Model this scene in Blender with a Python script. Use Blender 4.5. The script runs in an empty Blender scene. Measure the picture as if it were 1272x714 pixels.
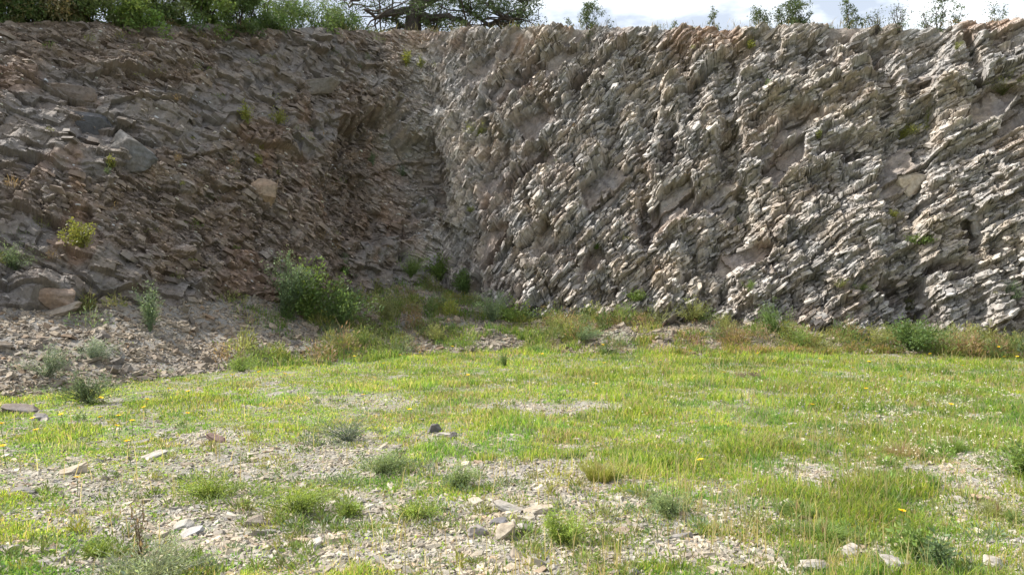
import bpy, bmesh, math, random
import numpy as np
from mathutils import Vector

# ------------------------------------------------------------------ camera, sky, sun
SC = bpy.context.scene
COL = SC.collection
F = 990.0                       # focal length in photograph pixels (1272 wide)
EYE = 1.6
cam_d = bpy.data.cameras.new("camera"); cam = bpy.data.objects.new("camera", cam_d)
COL.objects.link(cam); SC.camera = cam
cam.location = (0, 0, EYE); cam.rotation_euler = (math.radians(90), 0, 0)
cam_d.lens = 36.0 * F / 1272.0; cam_d.sensor_width = 36.0
cam_d.clip_start = 0.1; cam_d.clip_end = 3000

SUN = Vector((-0.63, 0.07, 0.77)).normalized()
elev = math.asin(SUN.z); azim = math.atan2(SUN.x, SUN.y)
world = bpy.data.worlds.new("World"); SC.world = world; world.use_nodes = True
nt = world.node_tree; nt.nodes.clear()
def N(tree, t, **kw):
    n = tree.nodes.new(t)
    for k, v in kw.items(): setattr(n, k, v)
    return n
sky = N(nt, 'ShaderNodeTexSky', sky_type='NISHITA', sun_disc=False)
sky.sun_elevation = elev; sky.sun_rotation = azim; sky.dust_density = 3.5; sky.air_density = 0.9
tc = N(nt, 'ShaderNodeTexCoord'); mp = N(nt, 'ShaderNodeMapping')
mp.inputs['Scale'].default_value = (1.0, 1.0, 2.6); mp.inputs['Location'].default_value = (0.35, 0.1, 0.2)
cn = N(nt, 'ShaderNodeTexNoise'); cn.inputs['Scale'].default_value = 2.6; cn.inputs['Detail'].default_value = 7; cn.inputs['Roughness'].default_value = 0.55
cr = N(nt, 'ShaderNodeValToRGB'); cr.color_ramp.elements[0].position = 0.50; cr.color_ramp.elements[1].position = 0.63; cr.color_ramp.elements[0].color = (.25, .25, .25, 1)
mx = N(nt, 'ShaderNodeMix', data_type='RGBA'); mx.inputs[7].default_value = (13.0, 13.4, 13.6, 1)
bg = N(nt, 'ShaderNodeBackground'); bg.inputs['Strength'].default_value = 0.10
wo = N(nt, 'ShaderNodeOutputWorld')
L = nt.links.new
L(tc.outputs['Generated'], mp.inputs['Vector']); L(mp.outputs[0], cn.inputs['Vector']); L(cn.outputs['Fac'], cr.inputs[0])
L(cr.outputs[0], mx.inputs[0]); L(sky.outputs[0], mx.inputs[6]); L(mx.outputs[2], bg.inputs[0]); L(bg.outputs[0], wo.inputs[0])

sd = bpy.data.lights.new("sun", 'SUN'); so = bpy.data.objects.new("sun", sd); COL.objects.link(so)
sd.energy = 4.9; sd.angle = math.radians(0.53); sd.color = (1.0, 0.955, 0.88)
so.rotation_euler = SUN.to_track_quat('Z', 'Y').to_euler()
SC.view_settings.view_transform = 'Standard'; SC.view_settings.look = 'None'
SC.view_settings.exposure = 0.68; SC.view_settings.gamma = 1; SC.view_settings.use_curve_mapping = False
SC.render.engine = 'CYCLES'
SC.cycles.use_denoising = True
SC.cycles.max_bounces = 5; SC.cycles.diffuse_bounces = 3; SC.cycles.transmission_bounces = 3
SC.cycles.sample_clamp_indirect = 4

# ------------------------------------------------------------------ helpers
RNG = np.random.default_rng(7)
def hsh(ix, iy, seed):
    n = (ix.astype(np.int64) * 374761393 + iy.astype(np.int64) * 668265263 + seed * 1274126177) & 0xffffffff
    n = ((n ^ (n >> 13)) * 1274126177) & 0xffffffff
    n = ((n ^ (n >> 16)) * 2246822519) & 0xffffffff
    n = n ^ (n >> 15)
    return n / 4294967296.0
def vnoise(x, y, seed=0):
    ix = np.floor(x); iy = np.floor(y); fx = x - ix; fy = y - iy
    fx = fx * fx * (3 - 2 * fx); fy = fy * fy * (3 - 2 * fy)
    a = hsh(ix, iy, seed); b = hsh(ix + 1, iy, seed); c = hsh(ix, iy + 1, seed); d = hsh(ix + 1, iy + 1, seed)
    return (a * (1 - fx) + b * fx) * (1 - fy) + (c * (1 - fx) + d * fx) * fy
def fbm(x, y, seed=0, o=4):
    r = 0; a = 0.5; s = 0
    for i in range(o):
        r = r + a * vnoise(x, y, seed + i * 17); s += a; a *= 0.5; x = x * 2.03 + 3.1; y = y * 2.03 + 1.7
    return r / s
def worley(x, y, seed=0):
    ix = np.floor(x); iy = np.floor(y)
    best = np.full(x.shape, 9.0); sec = np.full(x.shape, 9.0)
    bx = np.zeros(x.shape); by = np.zeros(x.shape); dx0 = np.zeros(x.shape); dy0 = np.zeros(x.shape)
    for i in (-1, 0, 1):
        for j in (-1, 0, 1):
            cx = ix + i; cy = iy + j
            dx = x - (cx + hsh(cx, cy, seed)); dy = y - (cy + hsh(cx, cy, seed + 5))
            d = dx * dx + dy * dy
            m = d < best
            sec = np.where(m, best, np.minimum(sec, d))
            best = np.where(m, d, best); bx = np.where(m, cx, bx); by = np.where(m, cy, by)
            dx0 = np.where(m, dx, dx0); dy0 = np.where(m, dy, dy0)
    return hsh(bx, by, seed + 11), hsh(bx, by, seed + 12), hsh(bx, by, seed + 13), dx0, dy0, np.sqrt(sec) - np.sqrt(best)
def sstep(a, b, x):
    t = np.clip((x - a) / (b - a), 0, 1); return t * t * (3 - 2 * t)
def norm(a): return a / np.maximum(np.linalg.norm(a, axis=-1, keepdims=True), 1e-9)

def tag(o, label=None, cat=None, group=None, kind=None):
    if label: o['label'] = label
    if cat: o['category'] = cat
    if group: o['group'] = group
    if kind: o['kind'] = kind
    return o
def make(name, V, faces, mat, col=None, parent=None, smooth=False):
    me = bpy.data.meshes.new(name)
    V = np.asarray(V, dtype=np.float32).reshape(-1, 3)
    faces = [np.asarray(f, dtype=np.int32) for f in faces if len(f)]
    loops = np.concatenate([f.ravel() for f in faces])
    tot = np.concatenate([np.full(len(f), f.shape[1], dtype=np.int32) for f in faces])
    st = np.concatenate([[0], np.cumsum(tot)[:-1]]).astype(np.int32)
    me.vertices.add(len(V)); me.vertices.foreach_set('co', V.ravel())
    me.loops.add(len(loops)); me.loops.foreach_set('vertex_index', loops)
    me.polygons.add(len(tot)); me.polygons.foreach_set('loop_start', st); me.polygons.foreach_set('loop_total', tot)
    me.polygons.foreach_set('use_smooth', np.full(len(tot), smooth, dtype=bool))
    if col is not None:
        c = np.ones((len(V), 4), dtype=np.float32); c[:, :3] = col
        at = me.attributes.new('tint', 'FLOAT_COLOR', 'POINT'); at.data.foreach_set('color', c.ravel())
    me.update(calc_edges=True); me.validate()
    me.materials.append(mat)
    o = bpy.data.objects.new(name, me); COL.objects.link(o)
    if parent: o.parent = parent
    return o
def empty(name, loc, rz=0):
    o = bpy.data.objects.new(name, None); COL.objects.link(o); o.location = loc; o.rotation_euler = (0, 0, rz)
    o.empty_display_size = 0.1
    return o
class Geo:
    """collects pieces of geometry for one mesh"""
    def __init__(s): s.V = []; s.F = {}; s.C = []; s.n = 0
    def add(s, V, faces, col):
        V = np.asarray(V, float).reshape(-1, 3)
        s.V.append(V)
        for f in faces:
            f = np.asarray(f)
            if len(f): s.F.setdefault(f.shape[1], []).append(f + s.n)
        c = np.empty((len(V), 3)); c[:] = col; s.C.append(c); s.n += len(V)
    def build(s, name, mat, parent=None, smooth=False):
        return make(name, np.concatenate(s.V), [np.concatenate(v) for v in s.F.values()], mat, np.concatenate(s.C), parent, smooth)

def prisms(g, C, A, B, Nn, a, b, t, col, k=6, taper=0.82):
    """angular flat stones: N of them, k-sided"""
    n = len(C); ang = (np.arange(k) / k * 2 * math.pi)[None, :] + RNG.uniform(-.35, .35, (n, k))
    r = RNG.uniform(.6, 1.08, (n, k))
    ca = (np.cos(ang) * r * a[:, None])[..., None]; sb = (np.sin(ang) * r * b[:, None])[..., None]
    off = A[:, None, :] * ca + B[:, None, :] * sb
    jt = RNG.uniform(-.3, .3, (n, k)) * t[:, None]
    bot = C[:, None, :] + off - Nn[:, None, :] * (t / 2)[:, None, None]
    sh = RNG.uniform(-.12, .12, (n, 1, 1)) * A[:, None, :] * a[:, None, None]
    top = C[:, None, :] + off * RNG.uniform(taper - .12, taper + .1, (n, k, 1)) + sh + Nn[:, None, :] * (t[:, None] / 2 + jt)[..., None]
    V = np.concatenate([bot, top], axis=1).reshape(-1, 3)
    base = (np.arange(n) * 2 * k)[:, None]; i = np.arange(k)
    side = np.stack([base + i, base + (i + 1) % k, base + k + (i + 1) % k, base + k + i], axis=-1).reshape(-1, 4)
    topf = base + k + i[None, :]; botf = base + i[::-1][None, :]
    # top as a fan of triangles round vertex 0 gives it facets
    tri = np.stack([np.repeat(base + k, k - 2, axis=1), base + k + np.arange(1, k - 1), base + k + np.arange(2, k)], axis=-1).reshape(-1, 3)
    g.add(V, [side, tri, botf], np.repeat(np.asarray(col), 2 * k, axis=0))
def frame_from(nrm, yaw):
    ref = np.stack([np.cos(yaw), np.sin(yaw), np.zeros_like(yaw)], -1)
    A = norm(ref - nrm * np.sum(ref * nrm, -1, keepdims=True)); B = np.cross(nrm, A); return A, B
def leaves(g, C, D, Nn, Ln, Wd, col):
    n = len(C); S = norm(np.cross(D, Nn)); U = np.cross(S, D)
    Ln = Ln[:, None]; Wd = Wd[:, None]
    V = np.stack([C, C + D * Ln * .45 + S * Wd * .5 + U * Wd * .15, C + D * Ln, C + D * Ln * .45 - S * Wd * .5 + U * Wd * .15], 1).reshape(-1, 3)
    b = (np.arange(n) * 4)[:, None]
    g.add(V, [b + np.array([[0, 1, 2, 3]])], np.repeat(col, 4, axis=0))
def blades(g, P, H, W, lean, az, col, bend=1.0):
    """grass blades: tapered, bent"""
    n = len(P); d = np.stack([np.cos(az), np.sin(az), np.zeros(n)], -1); up = np.array([0, 0, 1.0])
    fa = az + RNG.uniform(-1.2, 1.2, n) + math.pi / 2; s = np.stack([np.cos(fa), np.sin(fa), np.zeros(n)], -1) * (W / 2)[:, None]
    m = P + up * (H * .55)[:, None] + d * (H * lean * .35)[:, None]
    tp = P + up * (H * (1 - .25 * lean * bend))[:, None] + d * (H * lean)[:, None]
    V = np.stack([P - s, P + s, m + s * .8, m - s * .8, tp], 1).reshape(-1, 3)
    b = (np.arange(n) * 5)[:, None]
    g.add(V, [b + np.array([[0, 1, 2, 3]]), b + np.array([[3, 2, 4]])], np.repeat(col, 5, axis=0))
def tube(g, pts, rad, col, k=5):
    pts = np.asarray(pts, float); m = len(pts); rad = np.asarray(rad, float)
    d = norm(np.gradient(pts, axis=0)); ref = np.array([0.31, 0.95, 0.1]); A = norm(np.cross(d, ref)); B = np.cross(d, A)
    an = np.arange(k) / k * 2 * math.pi
    V = (pts[:, None, :] + (A[:, None, :] * np.cos(an)[None, :, None] + B[:, None, :] * np.sin(an)[None, :, None]) * rad[:, None, None]).reshape(-1, 3)
    i = np.arange(m - 1)[:, None] * k; j = np.arange(k)[None, :]
    q = np.stack([i + j, i + (j + 1) % k, i + k + (j + 1) % k, i + k + j], -1).reshape(-1, 4)
    g.add(V, [q], col)

def vary(c, n, a=.25): return np.clip(np.asarray(c) * RNG.uniform(1 - a, 1 + a, (n, 1)) * RNG.uniform(.92, 1.08, (n, 3)), .01, .9)

# ------------------------------------------------------------------ materials
def base_mat(name):
    m = bpy.data.materials.new(name); m.use_nodes = True; t = m.node_tree; t.nodes.clear()
    return m, t, N(t, 'ShaderNodeOutputMaterial')
def rock_mat(name, nscale=9.0, bump=.5, strata=False, lo=.62, hi=1.28):
    m, t, o = base_mat(name); l = t.links.new
    at = N(t, 'ShaderNodeAttribute', attribute_name='tint')
    tcn = N(t, 'ShaderNodeTexCoord')
    n1 = N(t, 'ShaderNodeTexNoise'); n1.inputs['Scale'].default_value = nscale; n1.inputs['Detail'].default_value = 8; n1.inputs['Roughness'].default_value = .65
    n2 = N(t, 'ShaderNodeTexNoise'); n2.inputs['Scale'].default_value = nscale * .23; n2.inputs['Detail'].default_value = 5
    r1 = N(t, 'ShaderNodeMapRange'); r1.inputs[1].default_value = .3; r1.inputs[2].default_value = .7; r1.inputs[3].default_value = lo; r1.inputs[4].default_value = hi
    m1 = N(t, 'ShaderNodeMix', data_type='RGBA', blend_type='MULTIPLY'); m1.inputs[0].default_value = 1
    r2 = N(t, 'ShaderNodeValToRGB')
    r2.color_ramp.elements[0].position = .36; r2.color_ramp.elements[0].color = (1.04, .98, .92, 1)
    r2.color_ramp.elements[1].position = .6; r2.color_ramp.elements[1].color = (.97, 1.0, 1.05, 1)
    m2 = N(t, 'ShaderNodeMix', data_type='RGBA', blend_type='MULTIPLY'); m2.inputs[0].default_value = 1
    bs = N(t, 'ShaderNodeBsdfPrincipled'); bs.inputs['Roughness'].default_value = .72; bs.inputs['Specular IOR Level'].default_value = .35
    bp = N(t, 'ShaderNodeBump'); bp.inputs['Strength'].default_value = bump; bp.inputs['Distance'].default_value = .03
    for n in (n1, n2): l(tcn.outputs['Object'], n.inputs['Vector'])
    l(n1.outputs['Fac'], r1.inputs[0]); l(at.outputs['Color'], m1.inputs[6]); l(r1.outputs[0], m1.inputs[7])
    l(n2.outputs['Fac'], r2.inputs[0]); l(m1.outputs[2], m2.inputs[6]); l(r2.outputs[0], m2.inputs[7])
    l(m2.outputs[2], bs.inputs['Base Color']); l(n1.outputs['Fac'], bp.inputs['Height']); l(bp.outputs[0], bs.inputs['Normal'])
    l(bs.outputs[0], o.inputs[0]); return m
def leaf_mat(name, tr=.45, gain=1.5, rough=.5):
    m, t, o = base_mat(name); l = t.links.new
    at = N(t, 'ShaderNodeAttribute', attribute_name='tint')
    bs = N(t, 'ShaderNodeBsdfPrincipled'); bs.inputs['Roughness'].default_value = rough; bs.inputs['Specular IOR Level'].default_value = .35
    tl = N(t, 'ShaderNodeBsdfTranslucent'); mu = N(t, 'ShaderNodeMix', data_type='RGBA', blend_type='MULTIPLY'); mu.inputs[0].default_value = 1
    mu.inputs[7].default_value = (gain * 1.08, gain * 1.0, gain * .7, 1)
    ms = N(t, 'ShaderNodeMixShader'); ms.inputs[0].default_value = tr
    l(at.outputs['Color'], bs.inputs['Base Color']); l(at.outputs['Color'], mu.inputs[6]); l(mu.outputs[2], tl.inputs[0])
    l(bs.outputs[0], ms.inputs[1]); l(tl.outputs[0], ms.inputs[2]); l(ms.outputs[0], o.inputs[0]); return m
M_cliff = rock_mat('slate_rock', 7.0, .6)
M_stone = rock_mat('loose_stone', 14.0, .4)
M_soil = rock_mat('stony_soil', 22.0, .9)
M_grass = leaf_mat('grass_blade', .5, 2.2, .55)
M_leaf = leaf_mat('leaf', .4, 1.5, .45)
M_dark = leaf_mat('dark_leaf', .22, 1.3, .4)
M_petal = leaf_mat('petal', .3, 1.0, .6)
M_bark = rock_mat('bark', 18.0, .8)

# ------------------------------------------------------------------ terrain shape
def wx(px, D): return (px - 636) / F * D
def wz(py, D): return EYE + (357 - py) / F * D
# foot of the rock face: (photo x, distance, photo y of its foot), its rim: (distance, photo y)
CTRL = [  # px    D     y     rim px  rimD   rimy   talus width
    (-420, 11.5, 395, -420, 15.5, 30, 6.0),
    (-150, 13.2, 380, -160, 18.0, 28, 6.0),
    (0,    14.8, 378,  -10, 19.6, 27, 5.6),
    (110,  15.8, 382,  110, 20.6, 27, 5.2),
    (210,  17.2, 374,  200, 21.6, 29, 5.0),
    (330,  19.7, 372,  310, 23.6, 34, 4.6),
    (420,  21.8, 366,  400, 25.6, 37, 4.6),
    (500,  24.0, 356,  470, 27.2, 39, 5.2),
    (552,  25.0, 352,  530, 28.0, 38, 5.0),
    (596,  23.4, 374,  600, 26.6, 34, 3.6),
    (660,  22.6, 394,  680, 25.6, 32, 2.4),
    (760,  22.0, 394,  780, 25.0, 32, 2.6),
    (860,  21.6, 398,  860, 24.5, 33, 2.4),
    (1000, 20.8, 412, 1000, 23.6, 31, 1.9),
    (1140, 20.2, 420, 1140, 22.8, 29, 1.7),
    (1280, 19.6, 424, 1280, 22.0, 25, 1.7),
    (1480, 18.8, 424, 1480, 21.0, 24, 1.7),
    (1800, 17.8, 424, 1800, 20.0, 26, 1.7)]
foot = np.array([(wx(a, b), b, wz(c, b)) for a, b, c, _, _, _, _ in CTRL])
rim = np.array([(wx(d, e), e, wz(f, e)) for _, _, _, d, e, f, _ in CTRL])
talw = np.array([c[6] for c in CTRL])
seg = np.concatenate([[0], np.cumsum(np.linalg.norm(np.diff((foot + rim) / 2, axis=0), axis=1))])
ULEN = seg[-1]
def smooth_interp(x, xp, yp, sig=.35):
    r = 0; ws = 0
    for k in np.linspace(-2, 2, 9):
        w = math.exp(-k * k / 2); r = r + w * np.interp(x + k * sig, xp, yp); ws += w
    return r / ws
def curve(u, P): return np.stack([smooth_interp(u, seg, P[:, i]) for i in range(3)], -1)
uc = seg[8]; ur = seg[9]                 # the inside corner and the start of the right-hand face
def zg(x, y):
    """height of the quarry floor with the scree banked against the rock face"""
    yf = smooth_interp(x, foot[:, 0], foot[:, 1]); zf = smooth_interp(x, foot[:, 0], foot[:, 2]); w = smooth_interp(x, foot[:, 0], talw)
    d = (yf - y) * .82
    t = np.clip(1 - d / w, 0, 1)
    z = zf * t ** 1.25
    z = z + sstep(.02, .35, t) * (fbm(x / .9, y / .9, 3, 3) - .5) * .42
    z = z + (fbm(x / 3.1, y / 3.1, 9, 3) - .5) * .16 * sstep(60, 20, np.hypot(x, y))
    z = z + (fbm(x / .5, y / .5, 21, 2) - .5) * .05 * sstep(60, 20, np.hypot(x, y))
    return z
def tal(x, y):
    yf = smooth_interp(x, foot[:, 0], foot[:, 1]); w = smooth_interp(x, foot[:, 0], talw)
    return np.clip(1 - (yf - y) * .82 / w, 0, 1)
def proj(P):
    D = np.maximum(P[..., 1], .05); return 636 + P[..., 0] / D * F, 357 - (P[..., 2] - EYE) / D * F
def at(px, py):
    """the spot of ground seen at a photo pixel"""
    D = np.linspace(2.5, 30, 4000); x = (px - 636) / F * D; z = EYE + (357 - py) / F * D
    h = np.nonzero(zg(x, D) >= z)[0]; i = h[0] if len(h) else 3999
    return np.array([x[i], D[i], float(zg(x[i:i+1], D[i:i+1])[0])])

# how much grass covers a place (1 full, 0 bare); patches laid out on the ground
PATCH = [  # photo x, y, half width, half height, bareness
    (650, 506, 110, 9, .85), (655, 592, 105, 26, 1.0), (1035, 588, 82, 20, 1.0), (340, 655, 190, 42, .95), (560, 655, 240, 38, .85),
    (330, 575, 150, 26, .8), (90, 600, 110, 22, .78), (770, 650, 110, 30, .75), (1215, 610, 55, 50, .7), (1200, 690, 90, 30, .75), (930, 640, 80, 30, .5),
    (250, 545, 80, 12, .85), (540, 545, 40, 10, .6), (450, 500, 60, 9, .6), (420, 560, 70, 26, .75), (180, 655, 60, 26, .8), (600, 690, 460, 26, .85), (330, 640, 260, 40, .8), (40, 590, 60, 14, .8), (180, 620, 120, 16, .7),
    (860, 600, 60, 14, .3), (1100, 520, 60, 12, .25), (40, 640, 40, 10, .4)]
def bare(P):
    px, py = proj(P); b = np.zeros(px.shape)
    wob = (fbm(P[..., 0] * 1.6, P[..., 1] * 1.6, 41, 4) - .5); wob2 = fbm(P[..., 0] * 7, P[..., 1] * 7, 43, 3) - .5
    for (cx, cy, a, c, s) in PATCH:
        r = np.sqrt(((px - cx) / a) ** 2 + ((py - cy) / c) ** 2) + wob * 2.2 + wob2 * .9
        b = np.maximum(b, s * sstep(1.35, .5, r))
    t = tal(P[..., 0], P[..., 1])
    lw = sstep(900, 300, px)
    b = np.maximum(b, sstep(.03, .16, t + wob * .12) * (.5 + .5 * lw))
    b = np.maximum(b, sstep(.08, .28, wob2 + wob * .6) * (.6 + .3 * sstep(600, 250, px)))
    return np.clip(b, 0, 1)

# ------------------------------------------------------------------ ground
def stretch(lo, hi, step, far):
    a = np.arange(lo, hi, step); e = [];  s = step; p = hi
    while p < far: s *= 1.25; p += s; e.append(p)
    b = []; s = step; p = lo
    while p > -far: s *= 1.25; p -= s; b.append(p)
    return np.array(b[::-1] + list(a) + e)
gx = stretch(-15, 17, .075, 900); gy = stretch(1.5, 26, .075, 900)
GX, GY = np.meshgrid(gx, gy); GZ = zg(GX, GY)
back = sstep(28, 60, GY) ; GZ = GZ * (1 - back)
GP = np.stack([GX, GY, GZ], -1)
nx, ny = len(gx), len(gy)
i = np.arange(ny - 1)[:, None] * nx + np.arange(nx - 1)[None, :]
q = np.stack([i, i + 1, i + nx + 1, i + nx], -1).reshape(-1, 4)
bb = bare(GP); nz = fbm(GX * 3, GY * 3, 77, 4)
c_s = np.array([.29, .268, .235]); c_g = np.array([.145, .165, .06])
gc = c_s * (.75 + .5 * nz[..., None]); gg = c_g * (.75 + .5 * nz[..., None])
gm = (1 - bb)[..., None] * .85
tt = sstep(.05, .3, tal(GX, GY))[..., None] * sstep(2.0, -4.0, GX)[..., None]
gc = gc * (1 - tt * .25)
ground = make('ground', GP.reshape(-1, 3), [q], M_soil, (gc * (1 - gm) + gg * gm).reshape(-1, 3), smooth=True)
tag(ground, 'quarry floor of stony soil rising into scree', None, None, 'structure')

# ------------------------------------------------------------------ rock face
du = .024
us = np.arange(0, ULEN, du); nv = 430
vs = np.concatenate([np.linspace(-.09, 1, nv), 1 + np.linspace(.006, .12, 18)])
Fu = curve(us, foot); Tu = curve(us, rim)
UU, VV = np.meshgrid(us, vs)
vc = np.clip(VV, None, 1)[..., None]
leftw = 1 - sstep(uc - 1.2, ur + .6, UU + (fbm(UU / 1.2, VV * 8, 66, 3) - .5) * 2.2)                       # 1 on the left-hand face
bulge = np.sin(np.clip(VV, 0, 1) * math.pi)
Bv = Fu[None] * (1 - vc) + Tu[None] * vc
over = np.clip(VV - 1, 0, None)
hgt = np.linalg.norm(Tu - Fu, axis=1)[None]
W = VV * hgt
# frame
eu = norm(np.gradient((Fu + Tu) / 2, axis=0))
evv = norm(Tu - Fu); en = norm(np.cross(eu, evv))
en = np.where(en[:, 1:2] > 0, -en, en)
EN = np.broadcast_to(en[None], Bv.shape); EV = np.broadcast_to(evv[None], Bv.shape); EU = np.broadcast_to(eu[None], Bv.shape)
# dip of the beds along the face
th = np.radians(np.where(us < uc, -34 + 0 * us, np.interp(us, [uc, uc + 3, uc + 8, uc + 15, ULEN], [62, 56, 44, 31, 25])))
it = np.cumsum(np.tan(th)) * du; it -= np.interp(uc, us, it)
wu = UU + (fbm(UU / 2.6, W / 2.6, 1, 3) - .5) * .45 + (fbm(UU / .4, W / .4, 6, 3) - .5) * .04; ww = W + (fbm(UU / 2.4, W / 2.4, 2, 3) - .5) * .45 + (fbm(UU / .4, W / .4, 7, 3) - .5) * .03
itw = np.interp(wu.ravel(), us, it).reshape(wu.shape)
cth = np.cos(np.interp(wu.ravel(), us, np.abs(th))).reshape(wu.shape)
T = (ww - itw) * .72; S = wu * .72 + ww * .62
S = np.where(UU < uc, wu * .8 - ww * .55, S)
def facets(s, t, seed, amp, tilt, crack=.0):
    a, b, c, dx, dy, e = worley(s, t, seed)
    h = amp * (a - .5) + tilt * ((b - .5) * dx + (c - .62) * dy)
    if crack: h = h - crack * (1 - sstep(0, .12, e))
    return h, a
def brick(s_, t_, ls, lt, seed, amp, tx, ty, down=.72):
    """straight-sided blocks between bedding planes (t) and cross joints (s); each one set in or out and tipped"""
    z0 = np.zeros(s_.shape); a = t_ / lt; a = a + .8 * vnoise(a, z0, seed + 1); li_ = np.floor(a)
    b = s_ / ls + hsh(li_, z0, seed + 2) * 9; b = b + .8 * vnoise(b, li_ * 3.7, seed + 3); bi = np.floor(b)
    p1, p2, p3 = hsh(li_, bi, seed + 4), hsh(li_, bi, seed + 5), hsh(li_, bi, seed + 6)
    return amp * (p1 - .5) + tx * (p2 - .5) * (b - bi - .5) - ty * (p3 * .8 + .2) * (a - li_ - .5), p1
r1, k1 = brick(S, T, 1.7, .85, 100, .34, .55, .34)
r2, k2 = brick(S, T, .55, .28, 110, .20, .26, .20)
r3, k3 = brick(S, T, .24, .10, 120, .09, .12, .09)
jw_ = (fbm(UU / 1.5, W / 1.5, 141, 3) - .5) * .5
JX = UU * .95 + W * .30 + jw_                       # steep joints that cut the beds from upper left to lower right
r5, k5_ = brick(W * .95 - UU * .30, JX, 1.5, .62, 130, .20, .18, -.08)
ja = JX / .62; ja = ja + .8 * vnoise(ja, 0 * ja, 131); jf = np.abs(ja - np.round(ja))
r5 = r5 - .16 * sstep(.10, .0, jf) * sstep(.42, .6, fbm(UU / .9, W / 1.6, 142, 3))
bs_ = fbm(UU / 2.6, W / 2.2, 143, 3)
r4, k4 = facets(S / .14, T / .05, 103, .045, .05)
# blocks of parallel beds: each block has its own small turn, beds step back upwards so their tops catch the sun
bA, bB, bC, bdx, bdy, be_ = worley(S / 1.15 + 3, T / .75, 300)
dl = (bA - .5) * .22
Tl = T + bdx * 1.15 * dl + (fbm(S / .5, T / .5, 301, 3) - .5) * .03
thk = .075 + .10 * bB
li = np.floor(Tl / thk + bC * 9); lf = Tl / thk + bC * 9 - li
sj = np.floor(S / (.22 + .5 * bC) + hsh(li, np.floor(bB * 50), 302) * 5)
lh = hsh(li, sj, 303); lh2 = hsh(li, np.floor(bA * 99), 304)
h5 = (lh - .5) * .13 + (lh2 - .5) * .16 - (lf - .5) * (.10 + .10 * bB) + (bA - .5) * .25 + (bdy * (bB - .7) + bdx * (bC - .5)) * .25
k5 = lh * .5 + lh2 * .5
# joints cutting across the beds
J = (wu * .62 + ww * .78); K = (wu * .78 - ww * .62)
j1, kj = facets(K / .55, J / 1.9, 104, .20, .1)
q1, q2, q3, qx, qy, qe = worley(K / .75 + 5, J / 1.5, 330)
DM = (q1 < .12) * sstep(0, .12, qe) * (1 - leftw) * sstep(.5, 1.5, W)      # bare joint faces where beds fell away
gul = (fbm(UU / 1.15, W / 4.5, 31, 3)); gully = -sstep(.54, .72, gul) * .5
rough = .45 + .95 * fbm(UU / 1.8, W / 1.8, 55, 3)
rawR = r1 * .8 - .38 + (fbm(UU / .35, W / .35, 93, 4) - .5) * .22 + r3 * .35 + (q2 - .5) * .2 + (qx * (q3 - .2)) * .45
hR = r1 + r5 + h5 * .85 + (r2 * 1.0 + j1 * .35) * rough + r3 * .9 * (.3 + .9 * fbm(UU / .8, W / .8, 56, 2)) + r4 * .8 + gully
# left face: earth-caked rubble with big worn blocks high up and near the bottom left
lw_ = (fbm(UU / 1.7, W / 1.7, 69, 3) - .5) * .7
l1, m1_ = facets(UU / 1.7 + W * .2 + lw_ * .3, W / 1.2 + lw_ * .4, 200, .26, .4)
l2, m2_ = brick(wu - W * .45 + lw_, ww + wu * .55 + lw_, .6, .42, 210, .20, .30, .13)
l3, m3_ = facets(S / .32, T / .16, 202, .13, .15, .02)
l4, m4_ = facets(S / .13, T / .07, 203, .05, .06)
blk = np.maximum(sstep(.54, .64, fbm(UU / 2.2 + 7, W / 1.5 + 2, 61, 2)), sstep(1.0, .7, np.sqrt(((proj(Bv)[0] - 85) / 120) ** 2 + ((proj(Bv)[1] - 165) / 85) ** 2) + (fbm(UU, W, 68, 3) - .5) * .5))
hL = l1 * .9 + l2 * (.3 + blk * .7) + (l3 + l4) * (1.1 - blk * .75) + (fbm(UU / .7, W / .7, 62, 4) - .5) * .5
hR = hR * (1 - DM) + rawR * DM
H = hR * (1 - leftw) + hL * leftw
# hollow under an overhang at the lower left, hollows on the right
Pq = Bv; QX, QY = proj(Pq)
def dent(cx, cy, a, b, d, rot=0, m=False):
    global DM
    c, s = math.cos(rot), math.sin(rot); x = QX - cx; y = QY - cy
    k = sstep(1.05, .6, np.sqrt(((x * c + y * s) / a) ** 2 + ((-x * s + y * c) / b) ** 2) + (fbm(UU / .5, W / .5, 91, 3) - .5) * .6)
    if m: DM = np.maximum(DM, k * sstep(.55, .35, fbm(UU / .9, W / .9, 92, 2)) )
    return -d * k
H = H + dent(45, 405, 62, 17, .85, -.1) - dent(60, 362, 60, 22, .3, .1)
for (a, b, c, d, e, r) in [(908, 178, 17, 42, .55, .05), (1208, 72, 10, 52, .5, -.25), (1210, 285, 13, 34, .5, -.15), (1145, 365, 13, 34, .5, -.1), (830, 170, 14, 40, .45, .1),
        (720, 95, 14, 34, .45, .5), (650, 80, 22, 40, .5, .4), (1075, 60, 34, 14, .4, .4), (1110, 355, 26, 20, .6, 0), (700, 300, 50, 10, .35, -.6), (640, 215, 60, 9, .35, -.7),
        (805, 270, 16, 36, .4, .2), (1050, 180, 46, 14, .4, -.3), (475, 225, 85, 95, 1.1, 0), (855, 320, 12, 42, .4, 0), (985, 140, 30, 14, .35, -.4), (745, 360, 24, 32, .4, .2), (1180, 330, 44, 12, .4, 0)]:
    H = H + dent(a, b, c, d, e, r, a > 560)
fade = (1 - .75 * sstep(1.0, 1.03, VV)) * (.4 + .6 * sstep(1.0, .93, VV))
H = H * fade + bulge * (.0 + .25 * leftw)
CP = Bv + EN * H[..., None] + EV * ((r2 * .5 + r3) * (1 - leftw) * fade * .8)[..., None]
CP = CP + over[..., None] * np.array([0, 22.0, -2.2])
CP[..., 2] += (fbm(UU / .6, VV * 3, 71, 3) - .5) * .16 * sstep(.9, 1.0, VV)
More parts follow.
